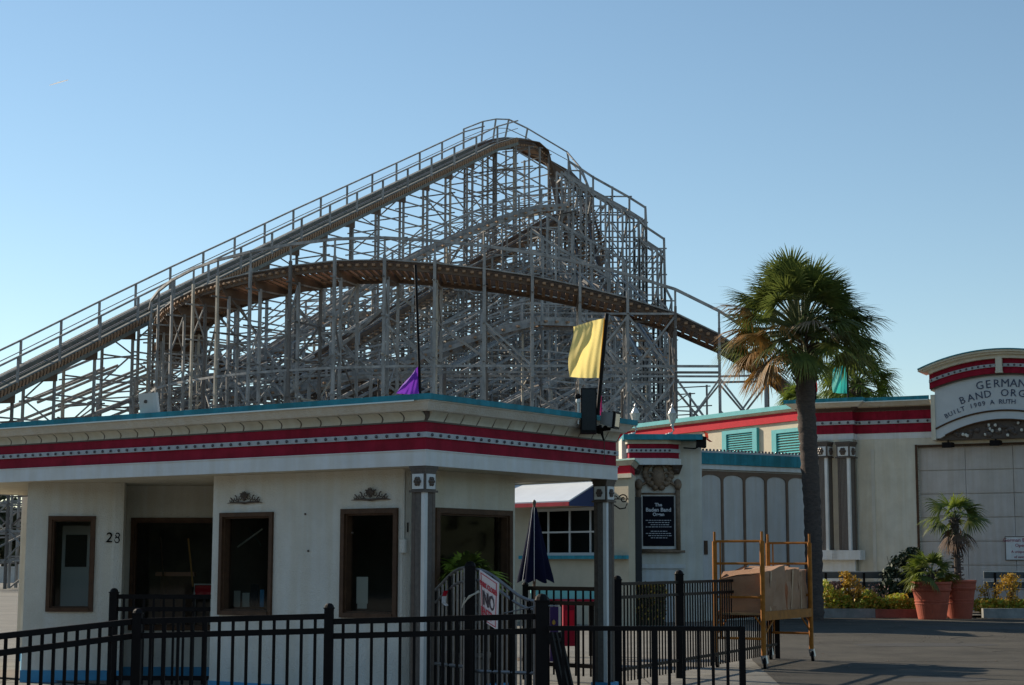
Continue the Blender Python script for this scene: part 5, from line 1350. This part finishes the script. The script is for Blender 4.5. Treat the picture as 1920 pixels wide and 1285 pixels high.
# ------------------------------------------------------------------ planter palm behind gate
_fl=frond_l; frond_l=mat('frond_painted_sunlit',(.42,.52,.06),.5,.0,6,col2=(.2,.28,.03),transl=.35)  # brighter leaf colour stands in for sunlight on this shaded palm
o=potpalm('small lime green palm in a dark tub behind the gate, before the booth door',W(882,1,17.6).x,17.6,.45,.80,10,.16,.30,15,31,0,2)
del o['group']; frond_l=_fl
mb=MB(); xx=W(882,1,17.6).x; mb.lathe((xx,17.6,0),[(.16,0),(.2,.2),(.23,.44),(.25,.46),(.25,.5),(.21,.5),(.2,.43),(.01,.43)],20); tb=mb.build('tub',dbrown,None,origin=(xx,17.6,0)); props(tb,'dark round tub holding the small lime palm','tub')
# ------------------------------------------------------------------ closed umbrella
YU=25; ux=W(1002,1,YU).x; zt=W(1002,952,YU).z; zb=W(1002,1090,YU).z
um=thing('patio_umbrella','closed navy blue patio umbrella with pale piping behind the gate','umbrella',(ux,YU,0))
mb=MB(); mb.tube([(ux,YU,0),(ux,YU,zt+.06)],.022,8); mb.blob((ux,YU,zt+.07),(.03,.03,.045)); mb.build('pole',dbrown,um)
mb=MB(); n=48; rings=18; base=0
for i in range(rings+1):
    t=i/rings; r=.035+.19*t**1.0
    for k in range(n):
        a=2*math.pi*k/n; q=r*(1+.22*t*math.cos(a*6))
        z=zt-(zt-zb)*t+(.03*math.cos(a*6+3.1) if i==rings else 0)
        mb.v.append((ux+q*math.cos(a)+.02*t,YU+q*math.sin(a),z))
for i in range(rings):
    for k in range(n): k2=(k+1)%n; mb.f.append((i*n+k,i*n+k2,(i+1)*n+k2,(i+1)*n+k)); mb.m.append(0)
mb.build('canopy',mat('navy_canvas',(.008,.010,.03),.9,.3,6,spec=.05),um,smooth=True)
mb=MB()
for ang in (4.0,4.7): mb.tube([(ux+(.04+.2*t)*math.cos(ang)*(1+.1*t),YU+(.04+.2*t)*math.sin(ang)*(1+.1*t),zt-(zt-zb)*t) for t in [i/8 for i in range(9)]],.0035,4)
mb.build('piping',whitep,um)
mb=MB(); mb.lathe((ux,YU,0),[(.25,0),(.25,.05),(.06,.09),(.04,.3)],20); mb.build('base',dbrown,um)
# ------------------------------------------------------------------ things behind the porch fence
t=thing('drink_cooler','red drinks cooler cabinet behind the fence below the snack stand','cooler',(W(1063,1,24).x,24,0))
x=W(1063,1,24).x; mb=MB(); mb.box(x-.07,x+.1,24,24.5,.3,W(1063,1128,24).z); mb.box(x-.08,x+.11,23.98,24.52,.26,.3); mb.build('cabinet',red,t)
mb=MB(); mb.box(x-.05,x+.08,23.985,23.999,.5,.75); mb.build('door_panel',redb,t)
t=thing('banner','narrow purple banner with gold emblem and white edge behind the big gate post','banner',(W(1042,1,20.5).x,20.5,.4))
a=W(1031,1138,20.5); b=W(1052,1240,20.5); mb=MB(); mb.box(a.x,b.x-.03,20.5,20.52,b.z,a.z); mb.build('cloth',mat('purple_dark',(.05,.02,.12),.8),t)
mb=MB(); mb.box(b.x-.03,b.x,20.499,20.52,b.z,a.z); mb.build('edge',whitep,t)
mb=MB(); mb.lathe(((a.x+b.x)/2-.02,20.49,W(1,1165,20.5).z-.03),[(.005,0),(.02,.015),(.02,.04),(.005,.06)],8); mb.build('emblem',mat('gold',(.5,.3,.05),.4),t)
# row of teal topped picnic tables / seats seen over the rail
a=W(990,1,26); b=W(1130,1,26); t=thing('picnic_table','teal topped picnic table with maroon edge beyond the porch fence','table',((a.x+b.x)/2,26,0))
zt=W(1060,1107,26).z; mb=MB(); mb.box(a.x+.05,b.x,26,26.7,zt-.05,zt); mb.build('table_top',mat('teal_light',(.15,.5,.52),.5),t)
mb=MB(); mb.box(a.x+.05,b.x,25.97,25.999,zt-.13,zt-.0); mb.build('edge',mat('teal_light',(0,0,0)),t)
mb=MB(); mb.box(a.x+.03,b.x,25.95,25.998,zt-.2,zt-.131); mb.build('skirt',red,t)
for xx in (a.x+.2,b.x-.2): mb=MB(); mb.box(xx-.04,xx+.04,26.3,26.38,0,zt-.05); mb.build('leg',blackm,t)
# leaning black rack behind big post
t=thing('folded_barrier','folded black barrier leaning behind the big gate post','barrier',(W(1050,1,15.6).x,15.6,0))
for k in range(3):
    mb=MB(); mb.bar(W(1032+k*8,1186,15.6+k*.1),W(1062+k*9,1330,15.5+k*.1),.045,.03); mb.build('bar',blackm,t)
mb=MB(); mb.bar(W(1034,1200,15.6),W(1052,1200,15.8),.03); mb.bar(W(1052,1290,15.6),W(1072,1290,15.8),.03); mb.build('crossbar',blackm,t)
# ------------------------------------------------------------------ scaffold and cartons
g=lambda px,Y: hit((0,Y),(1,0),px)
SP=[Vector((g(1341,23.5),23.5)),Vector((g(1430,23.15),23.15)),Vector((g(1441,25.35),25.35)),Vector((g(1519,25.0),25.0))]
sc_=thing('rolling_scaffold','yellow rolling scaffold on castors carrying brown cartons','scaffold',(SP[1].x,SP[1].y,0))
zT=1.80; zP=.74
def sframe(p,q,nm='end_frame'):
    mb=MB(); P_=v3(p);Q_=v3(q); 
    for (r_,s_) in ((P_,1),(Q_,-1)): mb.tube([r_+Z3*.18,r_+Z3*(zT-.1)],.034,8); mb.tube([r_+Z3*(zT-.1),r_+Z3*(zT+.03)],.017,8)
    for z in (1.70,1.40,.95,.40): mb.tube([P_+Z3*z,Q_+Z3*z],.019,6)
    i=(Q_-P_)*.12
    mb.tube([P_+i+Z3*.40,P_+i+Z3*1.7],.012,6); mb.tube([Q_-i+Z3*.40,Q_-i+Z3*1.7],.012,6) if False else None
    mb.tube([P_+Z3*.55+i*0,P_+i*1.4+Z3*(zP-.05)],.013,6); mb.tube([Q_+Z3*.55,Q_-i*1.4+Z3*(zP-.05)],.013,6)
    mb.build(nm,yellowm,sc_,smooth=False)
sframe(SP[0],SP[1]); sframe(SP[2],SP[3])
for (p,q) in ((SP[1],SP[3]),(SP[0],SP[2])):
    mb=MB(); mb.bar(v3(p,zP-.04),v3(q,zP-.04),.05,.12); mb.tube([v3(p,.42),v3(p.lerp(q,.22),zP-.08)],.013,6); mb.tube([v3(q,.42),v3(q.lerp(p,.22),zP-.08)],.013,6); mb.build('side_beam',yellowm,sc_)
mb=MB(); cx=(SP[0]+SP[1]+SP[2]+SP[3])/4
mb.hexa([v3(SP[0],zP-.03),v3(SP[1],zP-.03),v3(SP[3],zP-.03),v3(SP[2],zP-.03),v3(SP[0],zP),v3(SP[1],zP),v3(SP[3],zP),v3(SP[2],zP)]); mb.build('platform',mat('plywood_deck',(.33,.2,.09),.8,.3,6),sc_)
for p in SP:
    c=thing('caster',None,None); c.parent=sc_; c.location=v3(p)-worldloc(sc_)
    mb=MB(); ctr_=v3(p,.075)+Vector((.02,0,0)); ax_=Vector((.95,-.3,0)).normalized(); mb.tube([ctr_-ax_*.018,ctr_+ax_*.018],.075,20); mb.build('wheel',blackm,c)
    mb=MB(); mb.tube([ctr_-ax_*.022,ctr_+ax_*.022],.045,14); mb.bar(ctr_+ax_*.03,v3(p,.18)+ax_*.03,.01,.05); mb.bar(ctr_-ax_*.03,v3(p,.18)-ax_*.03,.01,.05); mb.tube([v3(p,.15),v3(p,.2)],.03,8); mb.build('fork',metal,c)
card=mat('cardboard',(.40,.22,.12),.85,.15,5,.2,20)
al=(SP[3]-SP[1]).normalized(); ac=(SP[1]-SP[0]).normalized()
def carton(s0,s1,a0,a1,h,label,seed,slope=0.):
    rr=random.Random(seed); O=v3(SP[0],zP+.001); A_=v3(ac);B_=v3(al)
    o=thing('cardboard_box',label,'carton',tuple(O+A_*((a0+a1)/2)+B_*((s0+s1)/2)),group='cartons on the scaffold')
    n=7; mb=MB()
    def P(a,b,z): 
        q=O+A_*a+B_*b+Z3*z; w=noise.noise(q*4.1+Vector((seed*3,0,0)))*.045; w2=noise.noise(q*3.3+Vector((0,seed*7,0)))*.04
        return q+A_*w+B_*w2+Z3*((w*.9+slope*((b-s0)/(s1-s0)-.6)+slope*.5*(a/.6-.5)) if z>.1 else 0)
    def grid(f):
        base=len(mb.v)
        for i in range(n+1):
            for j in range(n+1): mb.v.append(tuple(f(i/n,j/n)))
        for i in range(n):
            for j in range(n): mb.f.append((base+i*(n+1)+j,base+(i+1)*(n+1)+j,base+(i+1)*(n+1)+j+1,base+i*(n+1)+j+1)); mb.m.append(0)
    L=lambda a,b,t:a+(b-a)*t
    grid(lambda u,v:P(L(a0,a1,u),s0,h*v)); grid(lambda u,v:P(L(a0,a1,u),s1,h*v)); grid(lambda u,v:P(a0,L(s0,s1,u),h*v)); grid(lambda u,v:P(a1,L(s0,s1,u),h*v)); grid(lambda u,v:P(L(a0,a1,u),L(s0,s1,v),h+.03*math.sin(u*3.1)*(1-v)))
    mb.build('body',card,o)
    mb=MB(); p1,p2,p3,p4=P(a0,s0,h),P(a1,s0,h),P(a1,s0+.1,h+.05),P(a0,s0+.13,h+.07); mb.poly([p1,p2,p3,p4]); mb.poly([P(a0,s0,h),P(a0,s1,h),P(a0+.08,s1-.05,h+.05),P(a0+.1,s0+.05,h+.06)]); mb.build('flap',card,o)
    mb=MB(); mb.poly([P(a1,s0+.32*(s1-s0),h*.02)+A_*.01,P(a1,s0+.4*(s1-s0),h*.02)+A_*.01,P(a1,s0+.4*(s1-s0),h*.98)+A_*.012,P(a1,s0+.32*(s1-s0),h*.98)+A_*.012]); mb.build('tape',mat('parcel_tape',(.45,.30,.18),.3),o)
    return o
wdt=(SP[1]-SP[0]).length; 
carton(.08,1.05,.04,wdt-.03,.56,'large crumpled brown carton at the near end of the scaffold, its top lit',1,slope=.13)
carton(1.16,1.72,.05,wdt-.05,.57,'brown carton with torn top in the middle of the scaffold platform',2)
carton(1.76,2.12,.12,wdt-.08,.56,'narrow brown carton at the far end of the scaffold platform',3)
# ------------------------------------------------------------------ on the booth roof
def flag(label,pole_b,pole_t,corners,m,wave=.06,n=30,polem=None,pr=.018,Y=None,grp='flags on poles',ph=0,hem=None):
    """corners: TLout,TRpole,BRpole,BLout pixel points at depth Y"""
    pb=W(*pole_b,Y); pt=W(*pole_t,Y); o=thing('flag',label,'flag',tuple(pb),grp)
    mb=MB(); mb.tube([pb,pt],pr,8); mb.build('pole',polem or blackm,o)
    c=[W(*q,Y) for q in corners]; mb=MB(); s=(c[1]-c[0]).length
    for i in range(n+1):
        for j in range(n+1):
            u=i/n; v=j/n; p=c[0].lerp(c[1],u).lerp(c[3].lerp(c[2],u),v)
            k=(1-u); p=p+Vector((0,1,0))*(wave*k*math.sin(u*7+v*3.2+ph)+wave*.7*k*math.sin(v*6+ph*2+u*2))+Z3*(-.10*s*k*u*2*math.sin(v*3.14)*0+ .04*s*math.sin(v*5+ph)*k)+Vector((1,0,0))*(.05*s*math.sin(v*6.3+ph)*k)+Vector((0,1,0))*(wave*.35*k*math.sin(u*13+v*9+ph*3)+.006*math.sin(u*31+v*4))
            mb.v.append(tuple(p))
    for i in range(n):
        for j in range(n): mb.f.append((i*(n+1)+j,(i+1)*(n+1)+j,(i+1)*(n+1)+j+1,i*(n+1)+j+1)); mb.m.append(1 if (hem and i>=n-2) else 0)
    mb.build('cloth',[m]+([hem] if hem else []),o,smooth=True)
    return o
flag('large yellow flag on a dark pole on the booth roof',(1120,782),(1138,588),[(1074,612),(1136,596),(1127,709),(1066,706)],mat('yellow_cloth',(.88,.72,.27),.8,.06,3,transl=.55),.06,Y=18.6,pr=.022,hem=mat('orange_hem',(.70,.33,.03),.8,transl=.4),ph=.6)
flag('purple flag low on a tall black pole on the booth roof',(788,745),(779,497),[(770,703),(787,684),(790,740),(742,738)],mat('purple_cloth',(.22,.05,.50),.8,.1,3,transl=.35),.05,Y=17.2,pr=.014,ph=1)
flag('thin strip of a magenta flag beside the black speaker on the booth roof',(1124,786),(1123,738),[(1124,742),(1128,742),(1130,785),(1121,785)],mat('magenta_cloth',(.6,.07,.28),.8,transl=.4),.02,Y=18.9,pr=.006,ph=2)
yfl=OH(hit(Q0,wdir,1588)).y-.2
flag('teal green flag standing over the organ house roof edge before the far palm',(1590,750),(1589,683),[(1562,690),(1588,684),(1590,738),(1561,736)],mat('teal_cloth',(.05,.47,.42),.7,.08,3,transl=.4),.12,Y=yfl+.3,pr=.03,ph=.3)
flag('narrow red flag showing beside the tall palm trunk above the roof',(1529,750),(1528,678),[(1524,684),(1530,684),(1533,735),(1523,735)],mat('red_cloth',(.65,.03,.03),.7,transl=.4),.08,Y=51,pr=.03,ph=.3)
# white loudspeaker on the left roof edge
Yw=B(hit(K,bu,285),0).y+.1; a=W(268,738,Yw); b=W(302,772,Yw)
t=thing('loudspeaker','white box loudspeaker tilted on the left roof edge of the booth','loudspeaker',(a.x,Yw,b.z))
mb=MB(); D_=Vector((.97,-.05,.08)).normalized(); U_=Vector((-.12,-.1,1)).normalized(); N_=D_.cross(U_).normalized(); c=W(284,756,Yw)
w2_,h2_=.095,.11
mb.fbox(c,D_,N_,U_,-w2_,w2_*.62,-.02,.16,-h2_,h2_); mb.hexa([c+D_*a_+N_*b_+U_*c_ for a_,b_,c_ in ((w2_*.62,.0,-h2_),(w2_,.04,-h2_),(w2_,.14,-h2_),(w2_*.62,.158,-h2_),(w2_*.62,.0,h2_),(w2_,.04,h2_),(w2_,.14,h2_),(w2_*.62,.158,h2_))]); mb.build('cabinet',mat('speaker_white',(.62,.60,.55),.6,.1,8),t)
mb=MB(); mb.blob(c-N_*(-.165)+D_*-.02+U_*.02,(.02,.01,.02)); mb.blob(c-N_*.025+D_*-.03+U_*.03,(.016,.008,.02)); mb.build('badge',dbrown,t)
mb=MB(); q=W(266,774,Yw); mb.poly([q+Vector((-.02,0,-.01)),q+Vector((.06,0,.0)),q+Vector((.04,0,.05)),q+Vector((.01,0,.06))]); mb.bar(c-U_*h2_,c-U_*(h2_+.05),.06,.04); mb.build('bracket',redb,t)
# black speaker
Yk=18.3; a=W(1089,728,Yk); b=W(1119,786,Yk); t=thing('loudspeaker','tall black box loudspeaker on the booth roof below the yellow flag','loudspeaker',(a.x,Yk,b.z-.1))
mb=MB(); mb.box(a.x,b.x,Yk,Yk+.2,b.z-.15,a.z); mb.build('cabinet',blackm,t)
mb=MB(); mb.box(a.x+.012,b.x-.012,Yk-.008,Yk-.001,b.z-.12,a.z-.012); mb.build('grille',mat('grille_black',(.025,.03,.03),.8,.4,90),t)
a=W(1084,752,Yk); t=thing('spot_lamp','small white and black spot lamp on a stalk left of the black loudspeaker','lamp',(a.x,Yk,2.9)); mb=MB(); mb.tube([a+Vector((0,0,-.25)),a],.010,6); mb.build('stalk',whitep,t); mb=MB(); mb.blob(a,(.028,.03,.03)); mb.build('bulb',whitep,t); mb=MB(); mb.blob(a+Vector((-.005,0,.05)),(.035,.04,.035)); mb.build('shade',blackm,t)
# floodlight at the right corner
cc=B(-.22,hit(B(-.2,0),bv,1128)); Yl=cc.y; t=thing('floodlight','large grey floodlight on a black bracket at the right corner of the booth roof','floodlight',(cc.x,Yl,W(1130,810,Yl).z))
c=W(1145,787,Yl-.1); mb=MB(); Dx=Vector((.9,-.3,-.12)).normalized(); Ux=Vector((.1,-.05,1)).normalized(); Nx=Dx.cross(Ux).normalized()
mb.hexa([c+Dx*x_+Nx*y_+Ux*z_ for x_,y_,z_ in ((-.10,-.02,-.06),(.05,-.1,-.085),(.05,.1,-.085),(-.10,.05,-.06),(-.10,-.02,.07),(.05,-.1,.08),(.05,.1,.08),(-.10,.05,.07))]); mb.build('housing',mat('lamp_grey',(.33,.33,.31),.5,.2,12),t)
mb=MB(); mb.fbox(c,Dx,Nx,Ux,.05,.075,-.11,.11,-.095,.09); mb.fbox(c,Dx,Nx,Ux,-.02,.0,-.115,-.09,-.09,.09); mb.build('rim',blackm,t)
mb=MB(); mb.fbox(c,Dx,Nx,Ux,.075,.078,-.085,.085,-.07,.068); mb.build('lens',mat('lens_glass',(.25,.28,.3),.1,.3,20),t)
mb=MB(); d=W(1127,806,Yl); mb.tube([d+Vector((0,.15,.05)),d,c-Ux*.1],.02,6); mb.tube([d,W(1129,815,Yl),W(1132,826,Yl-.03)],[.022,.016,.01],6); mb.blob(d+Vector((-.02,0,0)),(.045,.05,.05)); mb.blob(W(1135,803,Yl-.05),(.03,.03,.03)); mb.build('bracket',blackm,t)
mb=MB(); mb.tube([W(1133,826,Yl+.0),W(1133,868,Yl+.08)],.004,5); mb.build('cable',dbrown,t)
# ------------------------------------------------------------------ litter, contrail, birds
rr=random.Random(77); mb=MB()
for i in range(150):
    x=rr.uniform(4,14); y=rr.uniform(23,44.3); s=rr.uniform(.008,.024)
    a=rr.uniform(0,6.28); mb.quad((x-s,y,.012),(x,y-s,.02),(x+s,y,.014),(x,y+s,.018))
for i in range(140):
    x=rr.gauss(0,.35)+hit((0,44),(1,0),rr.choice((1690,1780,1812,1800))); y=44.4+rr.gauss(0,.12); s=rr.uniform(.015,.04)
    mb.quad((x-s,y,.014),(x,y-s,.03),(x+s,y,.016),(x,y+s,.024))
props(mb.build('fallen_leaves',mat('leaf_litter',(.45,.34,.24),.8,.4,9)),'scattered pale dry leaves on the asphalt near the pots','leaf litter',kind='stuff')
mb=MB(); mb.tube([W(93,160,3000),W(110,155,3000),W(128,150,3000)],[.6,1.1,.7],6); o=mb.build('contrail',mat('contrail_white',(.9,.9,.9),.9,transl=.75),None,origin=tuple(W(110,155,3000))); props(o,'short thin white contrail high in the sky at upper left','contrail',kind='structure')

# unseen trees added around the viewpoint to darken the booth window reflections
mb=MB(); rr=random.Random(61); line=[(-34,60),(-62,40),(-66,0),(-50,-40),(-10,-58),(30,-58),(64,-34),(76,10),(84,64)]
for (a,b) in zip(line,line[1:]):
    L=math.hypot(b[0]-a[0],b[1]-a[1]); mb.bar((a[0],a[1],3.2),(b[0],b[1],3.2),2.0,6.4)
    for k in range(int(L*26)):
        t=rr.random(); top=9.5+2.2*noise.noise((a[0]+(b[0]-a[0])*t*1.0,a[1]*.3,t*L*.25)); z=top*rr.random()**.6
        p=Vector((a[0]+(b[0]-a[0])*t+rr.uniform(-2,2),a[1]+(b[1]-a[1])*t+rr.uniform(-2,2),z)); u_=Vector((rr.gauss(0,1),rr.gauss(0,1),rr.gauss(0,1))).normalized(); w_=u_.orthogonal().normalized(); x_=u_.cross(w_); q=rr.uniform(.3,.8)
        mb.quad(p-w_*q,p-x_*q*.7,p+w_*q,p+x_*q*.7)
props(mb.build('reflection_treeline',leafd),'unseen dark band of trees added to darken the booth window reflections','reflection_treeline',kind='stuff')
